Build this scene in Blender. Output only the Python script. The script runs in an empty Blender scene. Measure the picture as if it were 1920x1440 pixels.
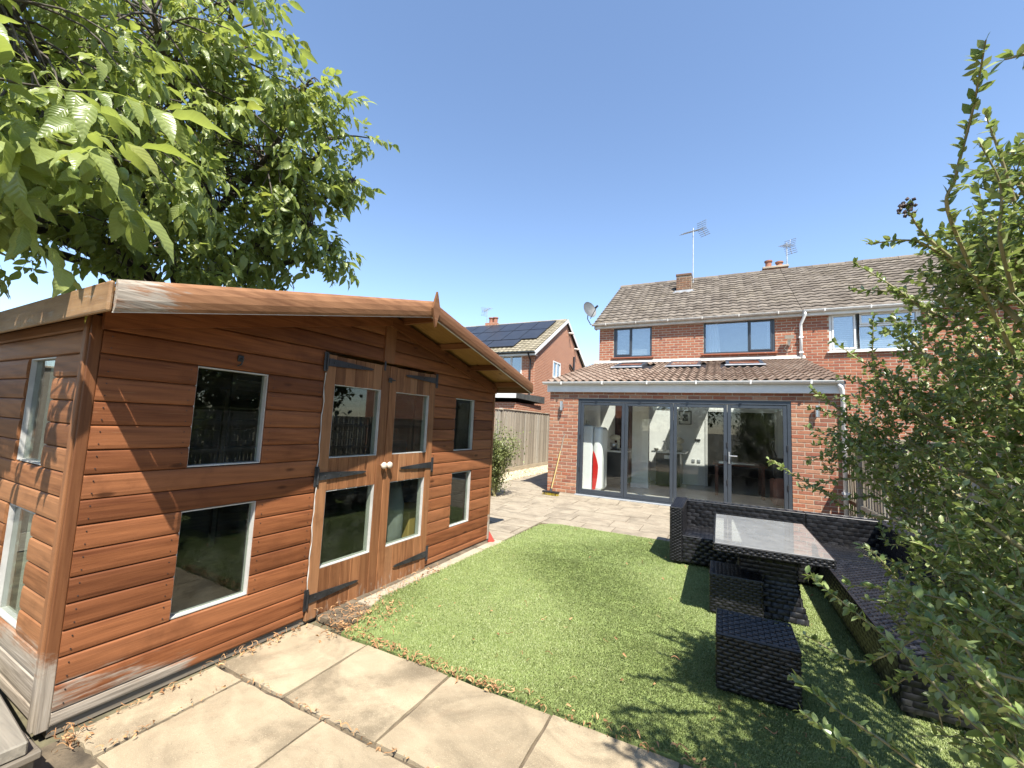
import bpy, bmesh, math, random
import numpy as np
from mathutils import Vector, Matrix

random.seed(7); rng = np.random.default_rng(7)
R = math.radians; PI = math.pi
scn = bpy.context.scene
COL = scn.collection

# ------------------------------------------------------------------ camera
cam_d = bpy.data.cameras.new("camera"); cam = bpy.data.objects.new("camera", cam_d); COL.objects.link(cam)
rt = Vector((0.8948983, 0.4441408, 0.0435425)); up = Vector((0.0029900, -0.1035348, 0.9946213)); fw = Vector((-0.4462601, 0.8899548, 0.0939811))
cam.matrix_world = Matrix(((rt.x, up.x, -fw.x, 0), (rt.y, up.y, -fw.y, 0), (rt.z, up.z, -fw.z, 1.48), (0, 0, 0, 1)))
cam_d.sensor_fit = 'HORIZONTAL'; cam_d.sensor_width = 36; cam_d.lens = 14.64
cam_d.clip_start = 0.05; cam_d.clip_end = 1500
scn.camera = cam

# ------------------------------------------------------------------ sky, sun, exposure
SUN_TRAVEL = Vector((-0.485, 0.573, -1.12)).normalized()
SUN_EL = math.asin(-SUN_TRAVEL.z); SUN_AZ = math.atan2(-SUN_TRAVEL.x, -SUN_TRAVEL.y)
world = bpy.data.worlds.new("World"); scn.world = world; world.use_nodes = True
wn = world.node_tree; wn.nodes.clear()
sky = wn.nodes.new('ShaderNodeTexSky'); sky.sky_type = 'NISHITA'; sky.sun_disc = False
sky.sun_elevation = SUN_EL; sky.sun_rotation = SUN_AZ; sky.altitude = 500; sky.air_density = 1.0; sky.dust_density = 0.35; sky.ozone_density = 1.7
bg = wn.nodes.new('ShaderNodeBackground'); bg.inputs['Strength'].default_value = 0.122
wo = wn.nodes.new('ShaderNodeOutputWorld')
wn.links.new(sky.outputs[0], bg.inputs[0]); wn.links.new(bg.outputs[0], wo.inputs[0])
sun_d = bpy.data.lights.new("sun", 'SUN'); sun_d.energy = 5.0; sun_d.angle = R(0.53); sun_d.color = (1.0, 0.95, 0.86)
sun = bpy.data.objects.new("sun", sun_d); COL.objects.link(sun)
sun.rotation_euler = SUN_TRAVEL.to_track_quat('-Z', 'Y').to_euler()
sun.location = (6, -6, 12)
scn.view_settings.view_transform = 'Standard'; scn.view_settings.look = 'None'
scn.view_settings.exposure = 1.27; scn.view_settings.gamma = 1.0; scn.view_settings.use_curve_mapping = False

# ------------------------------------------------------------------ helpers: objects
WO = {}
def prop(o, label=None, cat=None, group=None, kind=None):
    if label: o["label"] = label
    if cat: o["category"] = cat
    if group: o["group"] = group
    if kind: o["kind"] = kind
    return o
def thing(name, label, cat, loc=(0, 0, 0), rotz=0, group=None):
    o = bpy.data.objects.new(name, None); COL.objects.link(o)
    o.location = loc; o.rotation_euler = (0, 0, rotz); o.empty_display_size = 0.1
    WO[o.name] = Vector(loc) if rotz == 0 else Vector((0, 0, 0))
    return prop(o, label, cat, group)
def place(o, parent, pos=(0, 0, 0)):
    COL.objects.link(o)
    pos = Vector(pos)
    if parent is not None:
        o.parent = parent; o.location = pos - WO[parent.name]
    else: o.location = pos
    WO[o.name] = pos
    return o
class MB:
    def __init__(s): s.v = []; s.f = []
    def add(s, vs, fs):
        b = len(s.v); s.v.extend([tuple(p) for p in vs]); s.f.extend([tuple(b + i for i in q) for q in fs]); return s
    def box(s, x0, x1, y0, y1, z0, z1, xf=None):
        vs = [(x0, y0, z0), (x1, y0, z0), (x1, y1, z0), (x0, y1, z0), (x0, y0, z1), (x1, y0, z1), (x1, y1, z1), (x0, y1, z1)]
        if xf: vs = [xf(p) for p in vs]
        return s.add(vs, [(3, 2, 1, 0), (4, 5, 6, 7), (0, 1, 5, 4), (1, 2, 6, 5), (2, 3, 7, 6), (3, 0, 4, 7)])
    def rbox(s, x0, x1, y0, y1, z0, z1, r=0.004, seg=1, xf=None):
        bm = bmesh.new(); bmesh.ops.create_cube(bm, size=1)
        for v in bm.verts: v.co = Vector(((x0 + x1) / 2 + v.co.x * (x1 - x0), (y0 + y1) / 2 + v.co.y * (y1 - y0), (z0 + z1) / 2 + v.co.z * (z1 - z0)))
        r = min(r, 0.49 * min(x1 - x0, y1 - y0, z1 - z0))
        bmesh.ops.bevel(bm, geom=bm.edges[:], offset=r, segments=seg, affect='EDGES', profile=0.5)
        bm.verts.index_update()
        vs = [tuple(v.co) for v in bm.verts]
        if xf: vs = [xf(p) for p in vs]
        s.add(vs, [tuple(v.index for v in f.verts) for f in bm.faces]); bm.free(); return s
    def tube(s, pts, rad, n=8, caps=True):
        pts = [Vector(p) for p in pts]; m = len(pts)
        if not hasattr(rad, '__len__'): rad = [rad] * m
        b = len(s.v); ref = None
        for i, p in enumerate(pts):
            d = (pts[min(i + 1, m - 1)] - pts[max(i - 1, 0)])
            d = d.normalized() if d.length > 1e-9 else Vector((0, 0, 1))
            if ref is None: ref = Vector((0, 0, 1)) if abs(d.z) < 0.9 else Vector((1, 0, 0))
            a = d.cross(ref).normalized(); c = d.cross(a).normalized(); ref = -a.cross(d) if False else ref
            for k in range(n):
                t = 2 * PI * k / n; s.v.append(tuple(p + (a * math.cos(t) + c * math.sin(t)) * rad[i]))
        for i in range(m - 1):
            for k in range(n):
                k2 = (k + 1) % n; s.f.append((b + i * n + k, b + i * n + k2, b + (i + 1) * n + k2, b + (i + 1) * n + k))
        if caps:
            s.f.append(tuple(b + k for k in range(n - 1, -1, -1))); s.f.append(tuple(b + (m - 1) * n + k for k in range(n)))
        return s
    def lathe(s, prof, org, axis=(0, 0, 1), n=16):
        ax = Vector(axis).normalized(); t = Vector((0, 0, 1)) if abs(ax.z) < 0.9 else Vector((1, 0, 0))
        a = ax.cross(t).normalized(); c = ax.cross(a); o = Vector(org); b = len(s.v)
        for r, h in prof:
            for k in range(n):
                th = 2 * PI * k / n; s.v.append(tuple(o + ax * h + (a * math.cos(th) + c * math.sin(th)) * r))
        for i in range(len(prof) - 1):
            for k in range(n):
                k2 = (k + 1) % n; s.f.append((b + i * n + k, b + (i + 1) * n + k, b + (i + 1) * n + k2, b + i * n + k2))
        s.f.append(tuple(b + k for k in range(n))); s.f.append(tuple(b + (len(prof) - 1) * n + k for k in range(n - 1, -1, -1)))
        return s
    def prism(s, poly, d, xf=None):           # poly list of 3D points (ccw seen from +d), extruded by -d
        d = Vector(d); n = len(poly); a = [Vector(p) for p in poly]; b_ = [p - d for p in a]
        vs = a + b_
        if xf: vs = [xf(p) for p in vs]
        return s.add(vs, [tuple(range(n)), tuple(range(2 * n - 1, n - 1, -1))] + [(i, n + i, n + (i + 1) % n, (i + 1) % n) for i in range(n)])
    def mesh(s, name, mat, smooth=False, off=(0, 0, 0)):
        me = bpy.data.meshes.new(name); o = Vector(off)
        me.from_pydata([(v[0] - o.x, v[1] - o.y, v[2] - o.z) for v in s.v], [], s.f)
        me.materials.append(mat)
        if smooth: me.polygons.foreach_set('use_smooth', [True] * len(me.polygons))
        me.update(); return me
    def build(s, name, mat, parent=None, smooth=False, pos=(0, 0, 0)):
        o = bpy.data.objects.new(name, s.mesh(name, mat, smooth, pos)); return place(o, parent, pos)
def inst(name, me, parent, pos, rot=None, scale=None):
    o = bpy.data.objects.new(name, me); place(o, parent, pos)
    if rot is not None: o.rotation_euler = rot
    if scale is not None: o.scale = scale
    return o
def np_mesh(name, V, F, mat, smooth=False, uv=None):
    """V (n,3) F (m,k) arrays -> mesh"""
    me = bpy.data.meshes.new(name); m, k = F.shape
    me.vertices.add(len(V)); me.vertices.foreach_set('co', np.ascontiguousarray(V, dtype=np.float32).ravel())
    me.loops.add(m * k); me.loops.foreach_set('vertex_index', np.ascontiguousarray(F, dtype=np.int32).ravel())
    me.polygons.add(m); me.polygons.foreach_set('loop_start', np.arange(0, m * k, k, dtype=np.int32))
    try: me.polygons.foreach_set('loop_total', np.full(m, k, dtype=np.int32))
    except Exception: pass
    if smooth: me.polygons.foreach_set('use_smooth', np.ones(m, dtype=bool))
    if uv is not None:
        l_ = me.uv_layers.new(name='leaf_uv'); l_.data.foreach_set('uv', np.ascontiguousarray(uv[F.ravel()], dtype=np.float32).ravel())
    me.materials.append(mat); me.update(calc_edges=True); return me
def scatter(tv, tf, pos, fr, scl):
    """template verts (k,3), faces (m,3), positions (N,3), frames (N,3,3) rows=axes, scale (N,)"""
    N = len(pos); k = len(tv)
    V = np.einsum('ki,nij->nkj', tv, fr) * scl[:, None, None] + pos[:, None, :]
    F = (tf[None, :, :] + (np.arange(N) * k)[:, None, None]).reshape(-1, tf.shape[1])
    return V.reshape(-1, 3), F
def frames(d, roll=None, upv=None):
    d = d / np.linalg.norm(d, axis=1, keepdims=True); N = len(d)
    u = np.tile(np.array([[0, 0, 1.0]]), (N, 1)) if upv is None else upv
    u = u + rng.normal(0, 0.02, (N, 3))
    y = np.cross(u, d); y /= np.linalg.norm(y, axis=1, keepdims=True) + 1e-9
    z = np.cross(d, y)
    if roll is not None:
        c, s = np.cos(roll)[:, None], np.sin(roll)[:, None]; y, z = y * c + z * s, z * c - y * s
    return np.stack([d, y, z], axis=1)

# ------------------------------------------------------------------ helpers: materials
class NT:
    def __init__(s, name):
        s.m = bpy.data.materials.new(name); s.m.use_nodes = True; s.t = s.m.node_tree; s.t.nodes.clear()
        s.out = s.t.nodes.new('ShaderNodeOutputMaterial')
    def n(s, typ, ins=None, **at):
        x = s.t.nodes.new('ShaderNode' + typ)
        for k, v in at.items(): setattr(x, k, v)
        for k, v in (ins or {}).items():
            i = x.inputs[k]
            if isinstance(v, bpy.types.NodeSocket): s.t.links.new(v, i)
            else:
                if i.type == 'RGBA' and not hasattr(v, '__len__'): v = (v, v, v, 1)
                if i.type == 'RGBA' and len(v) == 3: v = (*v, 1)
                i.default_value = v
        return x
    def coord(s, kind='Object'): return s.n('TexCoord').outputs[kind]
    def math(s, op, a, b=0.0, c=None, clamp=False):
        x = s.n('Math', {0: a, 1: b}, operation=op, use_clamp=clamp)
        if c is not None:
            if isinstance(c, bpy.types.NodeSocket): s.t.links.new(c, x.inputs[2])
            else: x.inputs[2].default_value = c
        return x.outputs[0]
    def noise(s, vec, scale=5, detail=4, rough=0.6, dist=0.0): return s.n('TexNoise', {'Vector': vec, 'Scale': scale, 'Detail': detail, 'Roughness': rough, 'Distortion': dist}).outputs['Fac']
    def voro(s, vec, scale=5, feature='F1', rand=1.0): return s.n('TexVoronoi', {'Vector': vec, 'Scale': scale, 'Randomness': rand}, feature=feature).outputs['Distance']
    def ramp(s, fac, stops, interp='LINEAR'):
        x = s.n('ValToRGB', {'Fac': fac}); x.color_ramp.interpolation = interp; e = x.color_ramp.elements
        while len(e) < len(stops): e.new(0.5)
        for el, (p, c) in zip(e, stops):
            el.position = p; el.color = (c, c, c, 1) if not hasattr(c, '__len__') else (*c[:3], 1)
        return x.outputs[0]
    def mix(s, fac, a, b, blend='MIX'):
        x = s.n('Mix', data_type='RGBA', blend_type=blend, clamp_factor=True)
        for i, v in ((0, fac), (6, a), (7, b)):
            sk = x.inputs[i]
            if isinstance(v, bpy.types.NodeSocket): s.t.links.new(v, sk)
            else:
                if sk.type == 'RGBA': v = (v, v, v, 1) if not hasattr(v, '__len__') else (*v[:3], 1)
                sk.default_value = v
        return x.outputs[2]
    def smooth(s, v, a, b): 
        return s.n('MapRange', {0: v, 1: a, 2: b, 3: 0.0, 4: 1.0}, interpolation_type='SMOOTHSTEP').outputs[0]
    def rnd(s):
        a = s.n('ObjectInfo').outputs['Random']; b = s.n('NewGeometry').outputs['Random Per Island']
        return s.math('FRACT', s.math('ADD', s.math('MULTIPLY', a, 3.71), s.math('MULTIPLY', b, 5.37)))
    def map(s, vec, scale=(1, 1, 1), loc=(0, 0, 0), rot=(0, 0, 0)): return s.n('Mapping', {'Vector': vec, 'Scale': scale, 'Location': loc, 'Rotation': rot}).outputs[0]
    def xyz(s, vec): o = s.n('SeparateXYZ', {0: vec}).outputs; return o[0], o[1], o[2]
    def vadd(s, a, b): return s.n('VectorMath', {0: a, 1: b}, operation='ADD').outputs[0]
    def comb(s, x=0.0, y=0.0, z=0.0): return s.n('CombineXYZ', {0: x, 1: y, 2: z}).outputs[0]
    def bump(s, h, strength=0.3, dist=0.01): return s.n('Bump', {'Height': h, 'Strength': strength, 'Distance': dist}).outputs[0]
    def pbr(s, col, rough=0.6, normal=None, spec=0.5, metal=0.0, **kw):
        ins = {'Base Color': col, 'Roughness': rough, 'Specular IOR Level': spec, 'Metallic': metal}
        if normal is not None: ins['Normal'] = normal
        ins.update(kw); b = s.n('BsdfPrincipled', ins); s.t.links.new(b.outputs[0], s.out.inputs[0]); return s.m
    def surf(s, sh): s.t.links.new(sh, s.out.inputs[0]); return s.m

def plain(name, col, rough=0.5, metal=0.0, var=0.12, bump=0.15, bscale=60, spec=0.5):
    k = NT(name); c = k.coord(); f = k.noise(c, 6, 5, 0.65); g = k.noise(c, bscale, 4, 0.6)
    d = [max(0, x * (1 - var * 1.6)) for x in col]; e = [min(1, x * (1 + var)) for x in col]
    colr = k.ramp(f, [(0.3, d), (0.7, e)])
    r = k.math('ADD', rough - 0.08, k.math('MULTIPLY', g, 0.16))
    return k.pbr(colr, r, k.bump(g, bump, 0.004), spec, metal)

def wood_mat(name, axis, dark, light, worn=None, gl=1.0, rough=0.55):
    """stained timber, grain along `axis` (0 x, 1 y, 2 z) of the object's own space; worn = (function of node set)->mask"""
    k = NT(name); c = k.coord(); r = k.rnd()
    off = k.comb(k.math('MULTIPLY', r, 37.0), k.math('MULTIPLY', r, 61.0), k.math('MULTIPLY', r, 17.0))
    cc = k.vadd(c, off)
    sc = [52, 52, 52]; sc[axis] = 1.5
    lo = [9, 9, 9]; lo[axis] = 0.9
    grain = k.noise(k.map(cc, sc), 2.2, 6, 0.62, 0.6)
    broad = k.noise(k.map(cc, lo), 1.6, 3, 0.5, 0.8)
    ringv = k.n('TexWave', {'Vector': k.map(cc, lo), 'Scale': 1.3, 'Distortion': 9.0, 'Detail': 3.0, 'Detail Scale': 0.7}, wave_type='BANDS', bands_direction='DIAGONAL').outputs['Fac']
    f = k.math('ADD', k.math('MULTIPLY', grain, 0.5), k.math('ADD', k.math('MULTIPLY', broad, 0.42), k.math('MULTIPLY', ringv, 0.09)))
    col = k.ramp(f, [(0.28, dark), (0.50, [a * .45 + b * .55 for a, b in zip(dark, light)]), (0.74, light)])
    col = k.mix(k.math('MULTIPLY', k.math('SUBTRACT', r, 0.5), 1.1), col, [x * 0.62 for x in dark])
    col = k.mix(k.math('MULTIPLY', k.math('SUBTRACT', 0.4, r), 0.9), col, [light[0] * 1.02, light[1] * 1.22, light[2] * 1.45])
    col = k.mix(k.math('MULTIPLY', k.smooth(k.noise(c, 3.1, 5, 0.7), 0.50, 0.72), 0.35), col, [x * 0.75 for x in dark])
    ks = [7, 7, 7]; ks[axis] = 2.4
    kn = k.voro(k.map(cc, ks), 1.0)
    knot = k.math('SUBTRACT', 1.0, k.smooth(kn, 0.05, 0.13))
    col = k.mix(k.math('MULTIPLY', knot, 0.75), col, [x * 0.42 for x in dark])
    scr = k.math('MULTIPLY', k.smooth(k.noise(k.map(cc, [s_ * .8 for s_ in sc]), 4.5, 2, 0.5), 0.70, 0.78), k.smooth(k.noise(c, 2.3, 3), 0.46, 0.62))
    col = k.mix(k.math('MULTIPLY', scr, 0.40), col, (0.42, 0.27, 0.15))
    if worn:
        w = worn(k, c, grain)
        grey = k.ramp(grain, [(0.3, (0.15, 0.122, 0.095)), (0.55, (0.31, 0.265, 0.21)), (0.75, (0.41, 0.36, 0.30))])
        col = k.mix(w, col, grey)
    h = k.math('ADD', k.math('MULTIPLY', grain, 0.7), k.math('MULTIPLY', knot, -0.6))
    return k.pbr(col, k.math('ADD', rough - 0.1, k.math('MULTIPLY', grain, 0.25)), k.bump(h, 0.40, 0.004), 0.22)

def worn_shed(k, c, grain):      # bare patches: bottom of the near corner
    x, y, z = k.xyz(c)
    a = k.math('MULTIPLY', k.math('SUBTRACT', 1.0, k.smooth(z, 0.0, 0.42)), k.math('SUBTRACT', 1.0, k.smooth(y, 0.15, 1.15)))
    n1 = k.noise(k.map(c, (6, 2.2, 14)), 1.3, 5, 0.65)
    n2 = k.noise(k.map(c, (30, 3, 60)), 1.0, 4, 0.6)
    v = k.math('ADD', k.math('MULTIPLY', a, 0.50), k.math('ADD', k.math('MULTIPLY', n1, 0.62), k.math('MULTIPLY', n2, 0.30)))
    return k.smooth(v, 0.76, 0.90)
def worn_side(k, c, grain):
    x, y, z = k.xyz(c)
    a = k.math('SUBTRACT', 1.0, k.smooth(z, 0.10, 0.55))
    n1 = k.noise(k.map(c, (2.4, 6, 12)), 1.5, 5, 0.65)
    return k.smooth(k.math('ADD', k.math('MULTIPLY', a, 0.62), k.math('MULTIPLY', n1, 0.66)), 0.62, 0.84)
def worn_barge(k, c, grain):
    x, y, z = k.xyz(c)
    a = k.math('SUBTRACT', 1.0, k.smooth(y, -0.08, 0.42))
    n1 = k.noise(k.map(c, (10, 4, 30)), 1.6, 6, 0.7)
    return k.smooth(k.math('ADD', k.math('MULTIPLY', a, 0.36), k.math('MULTIPLY', n1, 0.75)), 0.60, 0.74)
def worn_door(k, c, grain):
    x, y, z = k.xyz(c)
    a = k.math('SUBTRACT', 1.0, k.smooth(z, 0.0, 0.3))
    n1 = k.noise(k.map(c, (6, 22, 5)), 1.5, 5, 0.65)
    return k.math('MULTIPLY', k.smooth(k.math('ADD', k.math('MULTIPLY', a, 0.3), k.math('MULTIPLY', n1, 0.65)), 0.62, 0.76), 0.7)

DK, LT = (0.085, 0.0245, 0.0085), (0.295, 0.109, 0.042)
M = {}
M['board_y'] = wood_mat('stained_board_front', 1, DK, LT, worn_shed)
M['board_x'] = wood_mat('stained_board_side', 0, (0.095, 0.032, 0.011), (0.325, 0.142, 0.058), worn_side)
M['board_z'] = wood_mat('stained_board_door', 2, (0.096, 0.034, 0.013), (0.315, 0.142, 0.060), worn_door)
M['post'] = wood_mat('stained_post', 2, (0.095, 0.032, 0.012), (0.25, 0.105, 0.042), worn_side)
M['barge'] = wood_mat('weathered_barge', 1, (0.12, 0.050, 0.022), (0.31, 0.155, 0.075), worn_barge)
M['eave'] = wood_mat('weathered_eave', 0, (0.14, 0.07, 0.032), (0.34, 0.21, 0.105), lambda k, c, g: k.smooth(k.noise(k.map(c, (3, 9, 24)), 1.5, 6, .7), .55, .75))
M['soffit'] = wood_mat('soffit_board', 1, (0.17, 0.075, 0.022), (0.36, 0.18, 0.06))
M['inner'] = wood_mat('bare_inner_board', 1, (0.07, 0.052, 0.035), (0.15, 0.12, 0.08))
M['old_wood'] = wood_mat('old_grey_wood', 0, (0.095, 0.078, 0.058), (0.27, 0.23, 0.175))
M['old_wood_y'] = wood_mat('old_grey_wood_boards', 1, (0.10, 0.082, 0.062), (0.29, 0.25, 0.195))
M['fence'] = wood_mat('fence_board', 2, (0.20, 0.165, 0.125), (0.42, 0.375, 0.30))
M['fence_rail'] = wood_mat('fence_rail', 1, (0.25, 0.205, 0.145), (0.50, 0.43, 0.32))
M['black_iron'] = plain('black_iron', (0.022, 0.023, 0.025), 0.45, 0.0, 0.5, 0.5, 90)
M['white_paint'] = plain('white_bead_paint', (0.44, 0.43, 0.40), 0.5, 0, 0.12, 0.3)
M['upvc'] = plain('white_upvc', (0.62, 0.61, 0.585), 0.35, 0, 0.05, 0.05)
M['upvc_old'] = plain('weathered_upvc', (0.50, 0.47, 0.425), 0.5, 0, 0.15, 0.15)
M['anthracite'] = plain('anthracite_frame', (0.034, 0.042, 0.053), 0.38, 0, 0.08, 0.05)
M['grey_cill'] = plain('grey_cill', (0.28, 0.30, 0.32), 0.45, 0, 0.08, 0.08)
M['steel'] = plain('brushed_steel', (0.6, 0.6, 0.6), 0.3, 0.9, 0.08, 0.1)
M['galv'] = plain('galvanised', (0.42, 0.43, 0.44), 0.5, 0.5, 0.15, 0.2)
M['dish'] = plain('dish_grey', (0.085, 0.088, 0.09), 0.55, 0, 0.15, 0.1)
M['knob'] = plain('cream_knob', (0.62, 0.50, 0.40), 0.35, 0, 0.15, 0.1)
M['felt'] = plain('roof_felt', (0.06, 0.062, 0.058), 0.9, 0, 0.3, 0.6, 200)
M['mortar'] = plain('mortar', (0.37, 0.30, 0.225), 0.95, 0, 0.15, 0.6, 160)
M['lead'] = plain('lead_flashing', (0.36, 0.37, 0.385), 0.5, 0.2, 0.2, 0.3)
M['plaster'] = plain('white_plaster', (0.80, 0.79, 0.75), 0.7, 0, 0.04, 0.1)
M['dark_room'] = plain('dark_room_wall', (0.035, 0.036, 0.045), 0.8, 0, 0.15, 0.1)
M['grey_room'] = plain('pale_room_wall', (0.42, 0.42, 0.42), 0.8, 0, 0.05, 0.1)
M['cabinet'] = plain('black_cabinet', (0.02, 0.02, 0.022), 0.3, 0, 0.1, 0.05)
M['worktop'] = plain('white_worktop', (0.62, 0.61, 0.58), 0.3, 0, 0.06, 0.05)
M['fridge'] = plain('white_enamel', (0.78, 0.78, 0.76), 0.22, 0, 0.02, 0.02)
M['red'] = plain('red_enamel', (0.55, 0.02, 0.015), 0.3, 0, 0.05, 0.05)
M['red_plastic'] = plain('red_plastic', (0.36, 0.045, 0.03), 0.45, 0, 0.1, 0.1)
M['mahogany'] = wood_mat('mahogany', 0, (0.055, 0.018, 0.012), (0.14, 0.05, 0.03))
M['terracotta'] = plain('terracotta_leather', (0.20, 0.075, 0.05), 0.55, 0, 0.15, 0.3)
M['black_plastic'] = plain('black_plastic', (0.018, 0.018, 0.02), 0.4, 0, 0.2, 0.2)
M['yellow'] = plain('yellow_bristle', (0.46, 0.35, 0.03), 0.6, 0, 0.2, 0.6, 200)
M['broom_wood'] = wood_mat('broom_handle_wood', 2, (0.30, 0.20, 0.07), (0.44, 0.32, 0.13))
M['card'] = plain('yellow_card', (0.44, 0.29, 0.09), 0.7, 0, 0.1, 0.1)
M['grey_fabric'] = plain('grey_fabric', (0.20, 0.205, 0.20), 0.9, 0, 0.2, 0.7, 180)
M['blue_fabric'] = plain('slate_fabric', (0.07, 0.08, 0.11), 0.9, 0, 0.2, 0.7, 180)
M['curtain'] = plain('white_curtain', (0.68, 0.69, 0.70), 0.9, 0, 0.05, 0.2)
M['blind'] = plain('white_blind', (0.62, 0.64, 0.65), 0.6, 0, 0.04, 0.1)
M['paper'] = plain('paper_mount', (0.66, 0.65, 0.60), 0.8, 0, 0.04, 0.1)
M['panel_frame'] = plain('solar_frame', (0.015, 0.016, 0.018), 0.4, 0, 0.1, 0.05)
M['cream'] = plain('cream_plastic', (0.60, 0.54, 0.42), 0.45, 0, 0.06, 0.1)
M['chimney_pot'] = plain('clay_pot', (0.30, 0.13, 0.08), 0.8, 0, 0.2, 0.4)
M['soil'] = plain('soil', (0.055, 0.042, 0.030), 0.95, 0, 0.4, 1.0, 60)
M['nut'] = plain('green_husk', (0.13, 0.19, 0.045), 0.5, 0, 0.15, 0.3)
M['bark'] = plain('walnut_bark', (0.085, 0.070, 0.055), 0.9, 0, 0.35, 1.0, 40)
M['twig'] = plain('shrub_stem', (0.24, 0.21, 0.10), 0.6, 0, 0.25, 0.4)
M['deadtwig'] = plain('dead_twig', (0.22, 0.175, 0.13), 0.8, 0, 0.25, 0.4)

def glass_mat(name, base=0.05, k_=1.0, tint=(0.92, 0.95, 0.94), dust=0.0, rough=0.0):
    k = NT(name); ge = k.n('NewGeometry').outputs; cs = k.math('ABSOLUTE', k.n('VectorMath', {0: ge['Normal'], 1: ge['Incoming']}, operation='DOT_PRODUCT').outputs['Value'])
    fr = k.math('ADD', 0.04, k.math('MULTIPLY', k.math('POWER', k.math('SUBTRACT', 1.0, cs, clamp=True), 5.0), 0.96))     # same from both sides of the pane
    fac = k.math('ADD', base, k.math('MULTIPLY', fr, k_), clamp=True)
    tr = k.n('BsdfTransparent', {'Color': tint}).outputs[0]; gl = k.n('BsdfGlossy', {'Roughness': rough, 'Color': (0.95, 0.97, 1.0)}).outputs[0]
    sh = k.n('MixShader', {0: fac, 1: tr, 2: gl}).outputs[0]
    if dust:
        c = k.coord(); d = k.math('MULTIPLY', k.math('ADD', k.smooth(k.noise(c, 5, 6, 0.7), 0.4, 0.75), k.math('MULTIPLY', k.smooth(k.noise(c, 55, 3, 0.6), 0.66, 0.72), 2.0)), dust, clamp=True)
        df = k.n('BsdfDiffuse', {'Color': (0.55, 0.55, 0.50, 1)}).outputs[0]
        sh = k.n('MixShader', {0: d, 1: sh, 2: df}).outputs[0]
    return k.surf(sh)
M['glass'] = glass_mat('bifold_glass', 0.01, 0.70, (0.93, 0.95, 0.94), 0.010)
M['glass_up'] = glass_mat('upper_window_glass', 0.16, 1.4, (0.75, 0.78, 0.78))
M['glass_shed'] = glass_mat('dusty_shed_glass', 0.01, 0.80, (0.80, 0.84, 0.80), 0.016)
M['glass_roof'] = glass_mat('rooflight_glass', 0.18, 1.2, (0.85, 0.88, 0.88), 0.12)

def brick_mat(name, cols, var=1.0):
    k = NT(name); c = k.coord('Object'); r = k.rnd(); g = k.n('NewGeometry').outputs['Position']
    n = len(cols); base = k.ramp(r, [((i + 0.5) / n, q) for i, q in enumerate(cols)])
    f = k.noise(g, 26, 5, 0.7); f2 = k.noise(g, 150, 4, 0.6)
    col = k.mix(k.math('MULTIPLY', k.smooth(f, 0.35, 0.75), 0.45 * var), base, (0.13, 0.06, 0.045))
    col = k.mix(k.math('MULTIPLY', k.smooth(k.noise(g, 11, 4, 0.7), 0.58, 0.75), 0.30), col, (0.55, 0.40, 0.28))
    return k.pbr(col, 0.9, k.bump(k.math('ADD', f, f2), 0.6, 0.004), 0.2)
M['brick_new'] = brick_mat('extension_brick', [(0.31, 0.135, 0.08), (0.24, 0.088, 0.055), (0.36, 0.18, 0.105), (0.20, 0.085, 0.062), (0.33, 0.15, 0.078), (0.265, 0.12, 0.082), (0.39, 0.215, 0.13), (0.29, 0.105, 0.06)])
M['brick_old'] = brick_mat('house_brick', [(0.30, 0.107, 0.060), (0.255, 0.086, 0.050), (0.33, 0.13, 0.072), (0.235, 0.083, 0.053), (0.315, 0.118, 0.064)], 0.6)
M['brick_chimney'] = brick_mat('sooty_chimney_brick', [(0.17, 0.10, 0.065), (0.22, 0.12, 0.07), (0.13, 0.085, 0.06), (0.20, 0.13, 0.08)], 1.2)
def brick_tex(name, flip):
    k = NT(name); g = k.n('NewGeometry').outputs['Position']; x, y, z = k.xyz(g)
    v = k.comb(y if flip else x, z, 0.0)
    b = k.n('TexBrick', {'Vector': v, 'Color1': (0.38, 0.15, 0.08, 1), 'Color2': (0.28, 0.10, 0.055, 1), 'Mortar': (0.46, 0.36, 0.27, 1), 'Scale': 1.0, 'Mortar Size': 0.009, 'Bias': 0.0, 'Brick Width': 0.225, 'Row Height': 0.075})
    col = k.mix(k.math('MULTIPLY', k.noise(g, 9, 5, .7), 0.3), b.outputs['Color'], (0.28, 0.11, 0.065))
    return k.pbr(col, 0.9, k.bump(k.math('SUBTRACT', 1.0, b.outputs['Fac']), 0.6, 0.006), 0.2)
M['brick_x'] = brick_tex('brick_wall_facing_garden', False); M['brick_y'] = brick_tex('brick_wall_gable', True)

def tile_mat(name, c0, c1, c2, lichen):
    k = NT(name); r = k.rnd(); g = k.n('NewGeometry').outputs['Position']
    col = k.ramp(r, [(0.0, c0), (0.5, c1), (1.0, c2)])
    f = k.noise(g, 14, 6, 0.7)
    col = k.mix(k.math('MULTIPLY', k.smooth(f, 0.45, 0.72), 0.55), col, [x * 0.5 for x in c0])
    l = k.math('MULTIPLY', k.smooth(k.noise(g, 30, 4, 0.7), 0.58, 0.66), k.smooth(k.noise(g, 1.1, 3), 0.48, 0.62))
    col = k.mix(k.math('MULTIPLY', l, lichen), col, (0.42, 0.36, 0.16))
    return k.pbr(col, 0.9, k.bump(k.noise(g, 120, 4), 0.5, 0.004), 0.2)
M['tile_ext'] = tile_mat('extension_roof_tile', (0.155, 0.105, 0.078), (0.205, 0.147, 0.112), (0.25, 0.187, 0.145), 0.12)
M['tile_main'] = tile_mat('weathered_roof_tile', (0.105, 0.087, 0.070), (0.145, 0.122, 0.10), (0.185, 0.158, 0.13), 0.55)
M['tile_nb'] = tile_mat('pale_roof_tile', (0.19, 0.165, 0.115), (0.24, 0.21, 0.15), (0.28, 0.245, 0.18), 0.8)

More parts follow.
